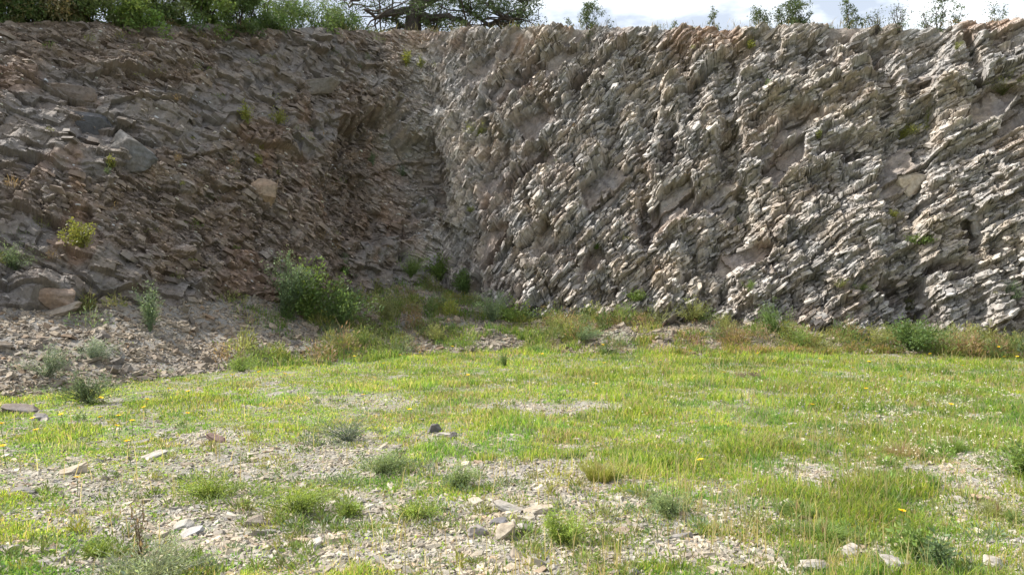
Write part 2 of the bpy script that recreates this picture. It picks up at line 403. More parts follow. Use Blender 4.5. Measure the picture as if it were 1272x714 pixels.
# rock colours, with shade painted into the joint recesses: grey slate, ochre and rust stains, brown earth
g1 = np.array([.415, .385, .352]); g2 = np.array([.25, .232, .215]); och = np.array([.42, .37, .30]); rust = np.array([.33, .21, .14]); ear = np.array([.155, .120, .094]); blu = np.array([.15, .148, .15])
mixv = np.clip(.25 * k2 + .15 * k3 + .6 * k5, 0, 1)[..., None]
cc = g1 * mixv + g2 * (1 - mixv)
cc = cc * (.88 + .24 * k3[..., None])
cc = cc * (1 - DM[..., None] * .8) + (np.array([.22, .19, .17]) * (.8 + .4 * fbm(UU / .25, W / .25, 94, 4))[..., None]) * DM[..., None] * .8  # brown-grey joint faces, darkened so the recesses look shadowed
fo = sstep(.50, .68, fbm(UU / 1.7 + 5, W / 1.3, 81, 4))[..., None] * .38; cc = cc * (1 - fo) + och * fo * (.7 + .6 * k3[..., None])
fr = (sstep(.60, .72, fbm(UU / 1.2 + 9, W / .9, 82, 4)) * .15 + sstep(.88, .99, VV) * sstep(.42, .6, fbm(UU / 1.1, W, 83, 3)) * .5)[..., None]
fr = np.clip(fr, 0, 1); cc = cc * (1 - fr) + rust * fr
cl = ear * (.7 + .6 * fbm(UU / .3, W / .3, 84, 4))[..., None] * (.75 + .5 * m3_[..., None])
stn = sstep(.55, .8, m3_ * .6 + m4_ * .4)[..., None]; cl = cl * (1 - stn * .6) + np.array([.22, .19, .165]) * stn * .6
bk = (blk * (.4 + .6 * m2_))[..., None]; cl = cl * (1 - bk) + (blu * (1 - m2_[..., None]) + np.array([.18, .155, .13]) * m2_[..., None]) * bk
rl = sstep(.58, .7, fbm(UU / 1.3, W / 1.6, 85, 4))[..., None] * .8; cl = cl * (1 - rl) + np.array([.20, .14, .105]) * rl
lw3 = sstep(uc + 1.2, uc - 2.8, UU + (fbm(UU / 1.2, W / 1.2, 67, 4) - .5) * 3)[..., None]
lw3 = np.clip(lw3 + .0, 0, 1)
cc = cc * (1 - lw3) + cl * lw3
nu = len(us); nvv = len(vs)
i = np.arange(nvv - 1)[:, None] * nu + np.arange(nu - 1)[None, :]
q = np.stack([i, i + nu, i + nu + 1, i + 1], -1).reshape(-1, 4)
cg = Geo(); cg.add(CP.reshape(-1, 3), [q], cc.reshape(-1, 3))
CPX, CPY = proj(CP)
# beds of slate standing proud of the face
def plates(n, umin, umax, amin, amax, thick, out, colf, vmin=.0, vmax=.985, beta=.65, seed=0):
    iu = RNG.integers(int(umin / du), int(umax / du), n); iv = (RNG.uniform(vmin, vmax, n) * (nv * .92) + nv * .08).astype(int)
    kk = RNG.random(n) > np.maximum(DM, blk * leftw * .85)[iv, iu] * .93; iu = iu[kk]; iv = iv[kk]; n = len(iu)
    P = CP[iv, iu]; a_ = EU[iv, iu]; b_ = EV[iv, iu]; n_ = EN[iv, iu]
    an = th[iu] + dl[iv, iu] * .8 + RNG.normal(0, .07, n)
    ca, sa = np.cos(an)[:, None], np.sin(an)[:, None]
    A = a_ * ca + b_ * sa; Wp = -a_ * sa + b_ * ca
    be = RNG.normal(beta, .28, n)
    Bd = norm(n_ * np.cos(be)[:, None] - Wp * np.sin(be)[:, None])
    A = norm(A + n_ * RNG.normal(0, .2, (n, 1)))
    Nn = norm(np.cross(A, Bd)); Nn = np.where((Nn[:, 2:3] < 0), -Nn, Nn); Bd = np.cross(Nn, A)
    ln = amin + (amax - amin) * RNG.random(n) ** 2.2; bd = ln * RNG.uniform(.4, .85, n); tk = ln * RNG.uniform(*thick, n)
    C = P + n_ * (bd * RNG.uniform(out[0], out[1], n))[:, None]
    prisms(cg, C, A, Bd, Nn, ln, bd, tk, colf(cc[iv, iu], n), k=5, taper=.9)
def tint(c, n): return np.clip(c * RNG.uniform(.82, 1.22, (n, 1)), .05, .5)
plates(12000, uc - .1, ULEN - .3, .05, .27, (.14, .32), (-.55, -.1), tint)
plates(24000, uc - .1, ULEN - .3, .025, .12, (.18, .4), (-.4, .1), tint)
plates(4500, .3, uc, .05, .26, (.2, .5), (-.4, .15), tint, beta=.4)
plates(22000, .3, uc, .02, .075, (.25, .6), (-.2, .4), lambda c, n: np.clip(c * RNG.uniform(.75, 2.3, (n, 1)) * np.where(RNG.random((n, 1)) < .1, 2.2, .9), .04, .46), beta=.3)  # some chips tinted far paler, standing in for sunlit ones
cliff = cg.build('cliff', M_cliff); tag(cliff, 'quarried face of tilted slate beds', None, None, 'structure')

# hilltop behind the rim
ww_ = np.concatenate([[.35], np.linspace(1, 12, 12), [20, 40, 90, 200, 420]])
top = curve(us[::12], rim)
HP = top[None] + np.stack([0 * ww_, ww_, -.12 + .02 * np.minimum(ww_, 40)], -1)[:, None, :] * np.ones((1, len(top), 1))
sx = 1 + ww_[:, None] * .06; HP[..., 0] *= sx
HP[..., 2] += (fbm(HP[..., 0] / 1.5, HP[..., 1] / 1.5, 15, 3) - .5) * .2
n1_ = len(top); i = np.arange(len(ww_) - 1)[:, None] * n1_ + np.arange(n1_ - 1)[None, :]
q = np.stack([i, i + 1, i + n1_ + 1, i + n1_], -1).reshape(-1, 4)
hill = make('hilltop', HP.reshape(-1, 3), [q], M_soil, np.tile(np.array([[.2, .16, .1]]), (HP.shape[0] * HP.shape[1], 1)), smooth=True)
tag(hill, 'dry earth on top of the rock face', None, None, 'structure')

# ------------------------------------------------------------------ loose stones
def scatter(n, dmin, dmax, xr=.72):
    """points spread so that they look even in the view: nearer ones denser"""
    D = dmin * (dmax / dmin) ** RNG.random(n); x = RNG.uniform(-xr, xr, n) * D
    return np.stack([x, D, zg(x, D)], -1)
def gnorm(x, y):
    e = .12; n = np.stack([-(zg(x + e, y) - zg(x - e, y)) / (2 * e), -(zg(x, y + e) - zg(x, y - e)) / (2 * e), np.ones_like(x)], -1); return norm(n)
def stone_cols(n, left=None):
    pal = np.array([[.42, .385, .325], [.37, .335, .28], [.31, .29, .265], [.46, .425, .36], [.28, .245, .205], [.37, .29, .215], [.25, .24, .235]])
    w = np.array([.24, .24, .16, .14, .10, .06, .06]); c = pal[RNG.choice(len(pal), n, p=w / w.sum())]
    return np.clip(c * RNG.uniform(.7, 1.08, (n, 1)) * [1.0, .975, .91], .05, .55)
def chips(g, P, smin, smax, pw, tilt=.35, lift=.2, thick=(.12, .4), tone=1):
    n = len(P); nn = norm(gnorm(P[:, 0], P[:, 1]) + RNG.normal(0, tilt, (n, 3)))
    A, B = frame_from(nn, RNG.uniform(0, 6.28, n))
    a = smin + (smax - smin) * RNG.random(n) ** pw; b = a * RNG.uniform(.3, .75, n); t = a * RNG.uniform(*thick, n)
    prisms(g, P + np.array([0, 0, 1]) * (t * lift)[:, None], A, B, nn, a, b, t, stone_cols(n) * tone, k=5, taper=.85)
g = Geo()
P = scatter(230000, 3.6, 23, .70); b_ = bare(P); P = P[RNG.random(len(P)) < .14 + .86 * b_ * (tal(P[:, 0], P[:, 1]) < .12)]
chips(g, P, .007, .045, 2.6)
P = scatter(9000, 3.6, 23, .70); b_ = bare(P); P = P[RNG.random(len(P)) < (.04 + b_ * .7) * (tal(P[:, 0], P[:, 1]) < .12)]
chips(g, P, .03, .10, 3.5, .25)
tag(g.build('gravel', M_stone), 'pale slate chips strewn over the quarry floor', 'gravel', None, 'stuff')
g = Geo()
x = RNG.uniform(-14, 14, 90000); yf = smooth_interp(x, foot[:, 0], foot[:, 1]); wt = smooth_interp(x, foot[:, 0], talw)
y = yf - wt / .82 * RNG.random(len(x)) ** .9 * 1.05 + .2; P = np.stack([x, y, zg(x, y)], -1)
P = P[RNG.random(len(P)) < .6 + .4 * sstep(3, -3, P[:, 0])]
P = P[(np.abs(P[:, 0] / P[:, 1]) < .75)]
chips(g, P, .012, .10, 3.0, .45, .3, (.15, .5), np.array([.72, .68, .65]))  # browner scree, with its partial shade put into the tone
k_ = RNG.random(len(P)) < .05; chips(g, P[k_], .06, .22, 2.6, .4, .3, (.2, .5), np.array([.66, .62, .59]))  # same brown tone with partial shade in it, for the larger pieces
tag(g.build('rubble', M_stone), 'scree of broken slate banked against the rock face', 'rubble', None, 'stuff')

# ------------------------------------------------------------------ grass
def gcols(n, P):
    pal = np.array([[.21, .30, .045], [.15, .25, .04], [.27, .33, .06], [.085, .16, .035], [.36, .32, .17], [.25, .30, .07], [.27, .20, .12]])
    w = np.array([.26, .18, .17, .13, .11, .10, .05]); c = pal[RNG.choice(len(pal), n, p=w)]
    m_ = sstep(.5, .68, fbm(P[:, 0] / .7 + 4, P[:, 1] / .7, 171, 3))[:, None]; c = c * (1 - m_) + c * [1.12, 1.06, 1.0] * m_
    m_ = (sstep(.56, .72, fbm(P[:, 0] / .5, P[:, 1] / .5 + 8, 172, 3)) * (RNG.random(n) < .35))[:, None]; c = c * (1 - m_) + np.array([.33, .27, .16]) * m_
    m_ = sstep(.56, .7, fbm(P[:, 0] / .6 + 9, P[:, 1] / .6 + 8, 173, 3))[:, None]; c = c * (1 - m_) + c * [.72, .9, 1.0] * m_
    v = .5 + .8 * fbm(P[:, 0] / 1.1, P[:, 1] / 1.1, 131, 4)
    return c * v[:, None] * RNG.uniform(.85, 1.15, (n, 1))
g = Geo()
P = scatter(520000, 3.7, 22.5, .70); b_ = bare(P); tl_ = tal(P[:, 0], P[:, 1])
cl_ = fbm(P[:, 0] * 3.5, P[:, 1] * 3.5, 140, 3)
keep = RNG.random(len(P)) < np.clip((1 - b_) ** 1.3 * (.35 + 1.3 * sstep(.3, .7, cl_)), .05, 1) * (1 - sstep(.25, .7, tl_) * .9)
P = P[keep]; n = len(P); Dm = P[:, 1]
tall = fbm(P[:, 0] / .8, P[:, 1] / .8, 150, 3)
H_ = (.42 + .53 * sstep(250, 850, proj(P)[0])) * (.018 + .055 * RNG.random(n) ** 1.5 + .12 * sstep(.45, .72, tall) * RNG.random(n)) * (1 - .45 * bare(P)) * (.9 + .02 * Dm)
blades(g, P - [0, 0, .004], H_ * 1.15, (.0035 + .0006 * Dm) * RNG.uniform(.7, 1.5, n), RNG.uniform(.1, .9, n), RNG.uniform(0, 6.28, n), gcols(n, P))
# low broad leaves among the grass
P = scatter(90000, 3.7, 22.5, .70); P = P[RNG.random(len(P)) < (1 - bare(P)) * .9 * (1 - sstep(.2, .6, tal(P[:, 0], P[:, 1])))]; n = len(P)
az = RNG.uniform(0, 6.28, n); D_ = norm(np.stack([np.cos(az), np.sin(az), RNG.uniform(.1, .9, n)], -1))
leaves(g, P, D_, norm(RNG.normal(0, .5, (n, 3)) + [0, 0, 1]), RNG.uniform(.02, .05, n), RNG.uniform(.008, .02, n), gcols(n, P) * [.85, 1, 1.0])
x = RNG.uniform(-9, 14, 150000); yf = smooth_interp(x, foot[:, 0], foot[:, 1]); wt = smooth_interp(x, foot[:, 0], talw)
y = yf - wt / .82 * RNG.random(len(x)) * 1.15 + .3; P = np.stack([x, y, zg(x, y)], -1); tl_ = tal(x, y)
pxx, _ = proj(P); pat = fbm(x / .55, y / .55, 160, 3)
P = P[RNG.random(len(P)) < sstep(.42, .62, pat) * (.12 + .88 * sstep(150, 520, pxx)) * (1 - .5 * tl_) * sstep(560, 620, pxx + 300) * .8 * (1 - .6 * sstep(800, 950, pxx) * sstep(.15, .4, tl_))]; n = len(P)
blades(g, P, RNG.uniform(.05, .26, n) * (.5 + fbm(P[:, 0] / .8, P[:, 1] / .8, 161, 2)), RNG.uniform(.010, .02, n), RNG.uniform(.1, .9, n), RNG.uniform(0, 6.28, n), gcols(n, P) * np.where(sstep(650, 950, proj(P)[0])[:, None] > RNG.random((n, 1)), [1.0, .72, 1.2], [.75, .78, .95]))
k_ = RNG.random(n) < .5; P = P[k_]; n = len(P); az = RNG.uniform(0, 6.28, n); D_ = norm(np.stack([np.cos(az), np.sin(az), RNG.uniform(.1, 1.2, n)], -1))
leaves(g, P + RNG.uniform(0, .1, (n, 1)) * [0, 0, 1], D_, norm(RNG.normal(0, .5, (n, 3)) + [0, 0, 1]), RNG.uniform(.03, .08, n), RNG.uniform(.015, .035, n), gcols(n, P) * [.7, .8, 1.0])
P = scatter(9000, 4.2, 21, .70); P = P[RNG.random(len(P)) < sstep(.42, .65, fbm(P[:, 0] / .9, P[:, 1] / .9, 180, 3)) * (.15 + .85 * sstep(450, 900, proj(P)[0])) * (tal(P[:, 0], P[:, 1]) < .1)]; n = len(P)
blades(g, P, RNG.uniform(.12, .30, n), .003 + .0005 * P[:, 1], RNG.uniform(.05, .5, n), RNG.uniform(0, 6.28, n), vary([.30, .27, .14], n))
print('grass verts', g.n)
tag(g.build('grass', M_grass), 'bright spring grass growing in patches across the floor', 'grass', None, 'stuff')
# tiny white and lilac flower heads and dry stalks
g = Geo()
for (cx, cy, sx_, sy_, n, c) in [(1120, 500, 80, 32, 520, (.75, .74, .6)), (880, 470, 120, 25, 160, (.7, .7, .55)), (1030, 500, 50, 22, 120, (.30, .26, .42)), (1180, 560, 60, 30, 120, (.7, .65, .5)), (760, 520, 110, 20, 70, (.7, .7, .5))]:
    for k in range(n):
        px, py = RNG.normal(cx, sx_), RNG.normal(cy, sy_)
        if py < 440 or py > 700 or px > 1300: continue
        D = EYE * F / (py - 357); p = np.array([wx(px, D), D, 0]); p[2] = float(zg(p[0:1], p[1:2])[0]) + RNG.uniform(.06, .13)
        m = 4; C = p + RNG.normal(0, .006, (m, 3)); dd = norm(RNG.normal(0, 1, (m, 3)) + [0, 0, .7])
        leaves(g, C, dd, norm(RNG.normal(0, 1, (m, 3))), RNG.uniform(.012, .02, m), np.full(m, .012), np.tile(c, (m, 1)))
tag(g.build('meadow_flowers', M_petal), 'tiny white and lilac flower heads scattered in the grass', 'flowers', None, 'stuff')
# ------------------------------------------------------------------ plant builders
G1 = np.array([.13, .19, .05]); G2 = np.array([.09, .14, .045]); G3 = np.array([.12, .17, .09]); G4 = np.array([.20, .22, .08]); G5 = np.array([.07, .10, .035]); GY_ = np.array([.24, .26, .06]); GB = np.array([.14, .18, .125])
DRY = np.array([.30, .22, .13]); WOOD = np.array([.055, .045, .037])
def plant(name, label, cat, loc, r, h, kind='feathery', col=G1, dens=1.0, group=None, lean=(0, 0), flowers=None, stemcol=None, leaf=None):
    """r radius, h height in metres; kinds: feathery (many fine leaves on bending stems), leafy (broad leaves), tuft (blades), twiggy (bare shoots, few leaves), spire"""
    root = empty(name, tuple(loc)); tag(root, label, cat, group)
    st = Geo(); fo = Geo()
    area = max(.04, r * h)
    if kind == 'tuft':
        n = int(260 * dens * (1 + r * 3)); rr = r * .45 * np.sqrt(RNG.random(n)); a = RNG.uniform(0, 6.28, n)
        P = np.stack([np.cos(a) * rr, np.sin(a) * rr, 0 * a - .01], -1)
        blades(fo, P, h * RNG.uniform(.45, 1.15, n), np.full(n, max(.005, h * .03)), RNG.uniform(.15, 1.0, n) * r / h, a + RNG.normal(0, .6, n), vary(col, n))
        n2 = 10; a = RNG.uniform(0, 6.28, n2); blades(st, np.zeros((n2, 3)), h * RNG.uniform(.9, 1.4, n2), np.full(n2, .005), RNG.uniform(.1, .5, n2), a, vary(DRY * .9, n2))
    else:
        ns = {'feathery': 26, 'leafy': 22, 'twiggy': 14, 'spire': 4}[kind]; ns = int(ns * (1 + .4 * dens))
        lob = RNG.uniform(0, 6.28, 3); lobr = RNG.uniform(.55, 1.25, 3)
        for k in range(ns):
            lb_ = RNG.integers(0, 3); a = lob[lb_] + RNG.normal(0, .8); q_ = math.sqrt(RNG.random()) * lobr[lb_]; L_ = h * RNG.uniform(.45, 1.15) * (1.15 - .45 * q_)
            out = r * q_ * RNG.uniform(.7, 1.15); m = 7; t = np.linspace(0, 1, m)
            if kind == 'spire': out *= .5
            pts = np.stack([np.cos(a) * out * t ** 1.2 + lean[0] * h * t ** 1.5, np.sin(a) * out * t ** 1.2 + lean[1] * h * t ** 1.5, L_ * (t ** .85) - .02], -1)
            pts[1:-1] += RNG.normal(0, .02 * h, (m - 2, 3))
            rad = np.linspace(.012, .003, m) * max(.35, min(2.0, h)) ; tube(st, pts, rad, vary(stemcol if stemcol is not None else col * .8 + .02, 1)[0], 4)
            nl = int(RNG.uniform(.5, 1.3) * {'feathery': 40, 'leafy': 26, 'twiggy': 10, 'spire': 40}[kind] * dens)
            tt_ = RNG.uniform(.18, 1.02, nl) ** .75; C = np.stack([np.interp(tt_, t, pts[:, j]) for j in range(3)], -1)
            spread = {'feathery': .035, 'leafy': .05, 'twiggy': .05, 'spire': .02}[kind] * (h + r) ** .7
            C = C + RNG.normal(0, spread, (nl, 3)); C[:, 2] = np.maximum(C[:, 2], 0)
            D_ = norm(np.stack([np.full(nl, math.cos(a)), np.full(nl, math.sin(a)), np.full(nl, .9)], -1) * .7 + RNG.normal(0, .7, (nl, 3)))
            ls = leaf if leaf else {'feathery': .035, 'leafy': .05, 'twiggy': .03, 'spire': .03}[kind] * (.6 + 1.0 * max(h, r))
            asp = {'feathery': .2, 'leafy': .5, 'twiggy': .4, 'spire': .3}[kind]
            Ln = ls * RNG.uniform(.6, 1.3, nl); leaves(fo, C, D_, norm(RNG.normal(0, 1, (nl, 3))), Ln, Ln * asp, vary(col, nl) * (1 + .5 * (tt_[:, None] > .85) * (kind == 'feathery')))
        if flowers is not None:
            n, fc = flowers; a = RNG.uniform(0, 6.28, n); rr = r * np.sqrt(RNG.random(n))
            for k in range(n):
                c0 = np.array([math.cos(a[k]) * rr[k], math.sin(a[k]) * rr[k], h * RNG.uniform(.6, 1.08)]); m = 7; aa = np.arange(m) / m * 6.28
                fl = Geo(); leaves(fl, np.tile(c0, (m, 1)), norm(np.stack([np.cos(aa), np.sin(aa), np.full(m, .35)], -1)), np.tile([0, 0, 1.0], (m, 1)), np.full(m, .035), np.full(m, .028), np.tile(fc, (m, 1)))
                o = fl.build('flower', M_petal, root)
    if st.n: st.build('stem', M_leaf if kind != 'twiggy' else M_bark, root)
    if fo.n: fo.build('foliage', M_leaf, root)
    return root
def on_cliff(px, py):
    """the spot of rock seen at a photo pixel"""
    d = (CPX - px) ** 2 + (CPY - py) ** 2; d = np.where(d < 36, d + CP[..., 1] * 2.0, 1e9 + d); k = int(np.argmin(d)); return CP.reshape(-1, 3)[k].copy()

# ---- low weeds nobody could count: along the foot of the face, on the scree and in the gravel
def mini(g_, p, r, h, col, n):
    a = RNG.uniform(0, 6.28, n); q_ = np.sqrt(RNG.random(n)); C = np.asarray(p) + np.stack([np.cos(a) * q_ * r, np.sin(a) * q_ * r, h * RNG.random(n) ** 1.3 * (1.1 - q_ * .6)], -1)
    D_ = norm(np.stack([np.cos(a) * q_, np.sin(a) * q_, RNG.uniform(.3, 1.3, n)], -1) + RNG.normal(0, .35, (n, 3)))
    Ln = (.03 + .12 * h) * RNG.uniform(.6, 1.4, n); leaves(g_, C, D_, norm(RNG.normal(0, 1, (n, 3))), Ln, Ln * .25, vary(col, n))
    m = max(3, n // 14); a = RNG.uniform(0, 6.28, m); blades(g_, np.tile(p, (m, 1)) + RNG.normal(0, r * .3, (m, 3)) * [1, 1, 0], h * RNG.uniform(.8, 1.5, m), np.full(m, .008), RNG.uniform(.1, .8, m), a, vary(col * .7 + np.array([.10, .08, .05]), m))
g = Geo(); CS = [G1, G2, G3, G4, GY_ * .9, G4 * .8, G1 * .8, DRY * .8]
for _ in range(620):
    x = RNG.uniform(-8.5, 14); y0 = float(smooth_interp(np.array([x]), foot[:, 0], foot[:, 1])[0]); w0 = float(smooth_interp(np.array([x]), foot[:, 0], talw)[0])
    y = y0 + .1 - w0 / .82 * RNG.random() * (1.0 if x > -6 else .8); 
    if RNG.random() > (1 if x > -5 else .35): continue
    if vnoise(np.array([x / 1.1]), np.array([y / 1.1]), 190)[0] < .42: continue
    mini(g, [x, y, float(zg(np.array([x]), np.array([y]))[0])], RNG.uniform(.12, .42), RNG.uniform(.12, .6), CS[RNG.integers(0, 8)] * RNG.uniform(.9, 1.5), int(RNG.uniform(120, 260)))
tag(g.build('scrub', M_leaf), 'low scrub and weeds growing along the foot of the rock face', None, None, 'stuff')
g = Geo(); P = scatter(900, 4.2, 13, .68); b_ = bare(P); P = P[(b_ > .25) & (RNG.random(len(P)) < .5) & (tal(P[:, 0], P[:, 1]) < .05)]
for p in P: mini(g, p, RNG.uniform(.03, .13), RNG.uniform(.02, .10), CS[RNG.integers(0, 7)] * 1.15, int(RNG.uniform(25, 70)))
tag(g.build('weeds', M_leaf), 'tiny weeds sprouting through the gravel', None, None, 'stuff')
# ---- plants rooted on the rock face: label, photo x, y of its foot, radius, height, kind, colour
FACE = [
 ('bush', 'bright green round bush low on the shaded rock face, near the left edge', 104, 306, .36, .55, 'leafy', GY_ * .8, 1.4),
 ('bush', 'grey green bush at the far left edge of the shaded face', 22, 333, .55, .55, 'feathery', G3, 1.3),
 ('weed', 'yellow green weed high on the shaded face below the grey tree line', 309, 152, .22, .50, 'leafy', GY_ * .9, .7),
 ('weed', 'yellow green weed with one white bloom high on the shaded face', 346, 154, .30, .42, 'leafy', GY_ * .8, .7),
 ('weed', 'small yellowish sprig clinging below the tree trunk', 505, 82, .20, .55, 'leafy', GY_, .6),
 ('weed', 'small yellowish sprig beside another just right of the tree trunk', 524, 84, .16, .40, 'leafy', G4, .6),
 ('bush', 'yellow green bush on a ledge at the upper middle of the face', 593, 168, .50, .45, 'feathery', GY_, 1.4),
 ('weed', 'pale weed in the dark hollow left of the sunlit buttress', 463, 205, .22, .50, 'feathery', G3 * 1.2, .7),
 ('weed', 'pale sprawling weed lower in the dark hollow beside the buttress', 500, 218, .34, .35, 'feathery', G3 * 1.1, .7),
 ('weed', 'tiny green sprig on the crest of the sunlit buttress', 585, 262, .14, .16, 'leafy', G4, .7),
 ('bush', 'dry yellow green grass clump on a high ledge of the right face', 1116, 172, .60, .40, 'feathery', GY_ * .9, 1.4),
 ('bush', 'straw coloured dry bush just right of the high grassy ledge', 1150, 160, .42, .70, 'twiggy', G4, 1.2),
 ('bush', 'hazy olive bush near the right edge high on the face', 1244, 118, .70, .55, 'feathery', G4 * .85, 1.2),
 ('weed', 'small pale weed under the leaning slab at upper right', 1186, 62, .22, .25, 'feathery', G4, .8),
 ('bush', 'vivid green little bush halfway up the right face', 1140, 303, .36, .28, 'leafy', G1, 1.4),
 ('weed', 'dry yellow weed above the vivid green little bush', 1112, 272, .28, .28, 'feathery', GY_ * .8, .8),
 ('bush', 'low green bush on a ledge at the foot of the right face', 1068, 362, .36, .28, 'feathery', G1, 1.4),
 ('weed', 'pale sparse weed left of the low ledge bush', 1042, 356, .24, .24, 'feathery', G4, .8),
 ('bush', 'blue green bush low on the face at the right edge', 1250, 374, .38, .50, 'feathery', G3 * 1.1, 1.5),
 ('weed', 'small green weed alone low on the middle of the right face', 929, 360, .26, .28, 'feathery', G1, 1.0),
 ('bush', 'bright green bush on the step right of the buttress foot', 790, 374, .30, .36, 'leafy', G1 * 1.1, 1.3),
 ('weed', 'olive weed growing beneath the straw coloured bush', 1122, 386, .30, .40, 'feathery', G4 * .8, .9),
 ('weed', 'green sprig in a crack in the middle of the sunlit face', 742, 308, .12, .16, 'leafy', G1, .7),
 ('weed', 'pale green sprig near the top of the right face', 930, 62, .16, .30, 'leafy', GY_, .6),
 ('weed', 'small dull sprig halfway down the right face', 1014, 172, .16, .26, 'leafy', G4 * .8, .6),
 ('weed', 'olive sprig on the dark hollow of the left face', 322, 205, .16, .30, 'leafy', GY_ * .8, .6),
 ('weed', 'faint green sprig on the big worn block at the left', 138, 208, .10, .26, 'leafy', GY_ * .8, .6)]
for (nm, lb, px, py, r, h, kd, c, dn) in FACE:
    p = on_cliff(px, py); plant(nm, lb, nm, p + [0, -.06, -.03], r, h, kd, c, dn, None, (0, -.25))
# ---- plants along the foot of the face and on the scree
FOOT = [
 ('bush', 'tall grey green bush against the foot of the shaded face', 352, 392, .75, 1.15, 'feathery', G3, 1.6, None),
 ('bush', 'fresh green bush with upright shoots beside the tall grey green bush', 384, 398, .60, 1.05, 'leafy', G1 * .9, 1.5, None),
 ('bush', 'dark green spreading bush at the foot of the dark corner', 425, 405, .75, .85, 'leafy', G2, 1.6, None),
 ('bush', 'pale olive bush right of the dark spreading bush', 488, 402, .50, .75, 'feathery', G4 * .9, 1.2, None),
 ('bush', 'green bush high on the scree in the inside corner', 510, 342, .42, .60, 'feathery', G1 * .9, 1.3, None),
 ('bush', 'leafy green bush just left of the buttress foot', 545, 346, .48, .62, 'leafy', G1 * .85, 1.4, None),
 ('bush', 'small dark bush at the toe of the buttress', 581, 362, .40, .58, 'leafy', G2, 1.4, None),
 ('flowering_bush', 'blue green bush on the scree in front of the yellow flowered one', 612, 400, .55, .72, 'feathery', G3 * .9, 1.5, None),
 ('flowering_bush', 'green bush with a few yellow flowers in front of the buttress', 640, 402, .55, .55, 'leafy', G1, 1.3, (5, (.8, .55, .02))),
 ('flowering_bush', 'yellow flowered weed high up in the dark corner', 432, 338, .25, .30, 'leafy', G2, .9, (4, (.8, .5, .02))),
 ('bush', 'thin green bush on the left scree under the boulder hollow', 186, 412, .32, .70, 'feathery', G3, 1.1, None),
 ('bush', 'hazy grey green bush low on the left scree', 60, 468, .42, .36, 'feathery', GB * .9, 1.4, None),
 ('bush', 'hazy grey green bush on the left scree beside its lower twin', 112, 450, .42, .32, 'feathery', GB, 1.3, None),
 ('bush', 'dull dark bush at the bottom of the left scree', 110, 500, .48, .34, 'feathery', G3 * .55, 1.4, None),
 ('bush', 'small green clump where scree meets grass on the left', 300, 462, .34, .26, 'feathery', G1 * .9, 1.2, None),
 ('bush', 'pale dry bush at the foot of the face near the middle', 860, 398, .60, .55, 'feathery', G4 * 1.0, 1.3, None),
 ('bush', 'dusty bush at the rock foot with bare twigs showing', 820, 404, .48, .62, 'twiggy', G4, 1.3, None),
 ('bush', 'dark tangled bush at the rock foot, centre right', 962, 418, .62, .62, 'feathery', G2 * 1.1, 1.5, None),
 ('bush', 'fresh green clump right of the dark tangled bush', 992, 434, .50, .42, 'feathery', G1 * 1.1, 1.3, None),
 ('bush', 'dense dark green bush at the foot of the right face', 1132, 436, .52, .60, 'leafy', G2, 1.8, None),
 ('bush', 'yellow green low bush left of the dense dark green one', 1092, 432, .50, .42, 'feathery', G4, 1.4, None),
 ('bush', 'small bright bush at the foot of the face, far right', 1184, 416, .32, .36, 'leafy', G1 * 1.1, 1.3, None),
 ('bush', 'olive shrub right of the small bright bush', 1206, 420, .28, .26, 'leafy', G4, 1.1, None),
 ('bush', 'low greyish clump at the edge of the grass by the middle', 720, 425, .55, .36, 'feathery', G3, 1.2, None),
 ('bush', 'wispy green clump on rubble in front of the buttress', 690, 412, .40, .42, 'feathery', G4, 1.0, None),
 ('weed', 'dark leafy weed alone in the grass below the buttress', 628, 456, .16, .26, 'feathery', G2, .6, None),
 ('bush', 'olive clump at the grass edge under the dark bush', 455, 432, .50, .36, 'feathery', G1 * .8, 1.2, None),
 ('bush', 'pale grassy clump between scree and meadow, centre', 545, 425, .50, .34, 'feathery', G4, 1.1, None),
 ('bush', 'spindly green clump beneath the step bush', 775, 404, .34, .40, 'feathery', G1 * .9, 1.0, None),
 ('bush', 'dusty olive clump hugging the rock at right of centre', 905, 410, .45, .34, 'feathery', G4 * .9, 1.1, None)]
for (nm, lb, px, py, r, h, kd, c, dn, fl) in FOOT:
    p = at(px, py) if py > 398 or px < 560 else None
    if p is None or p[1] > 27: p = on_cliff(px, py) + [0, -.15, -.05]
    yf = float(smooth_interp(p[0:1], foot[:, 0], foot[:, 1])[0])
    if p[1] > yf - .2 and py < 404:
        q0 = on_cliff(px, py); p = q0 + [0, -.1, -.05]
    plant(nm, lb, nm.replace('_', ' '), p, r * 1.3, h * 1.25, kd, c * 1.3, dn * 1.25, None, (0, -.1), fl)
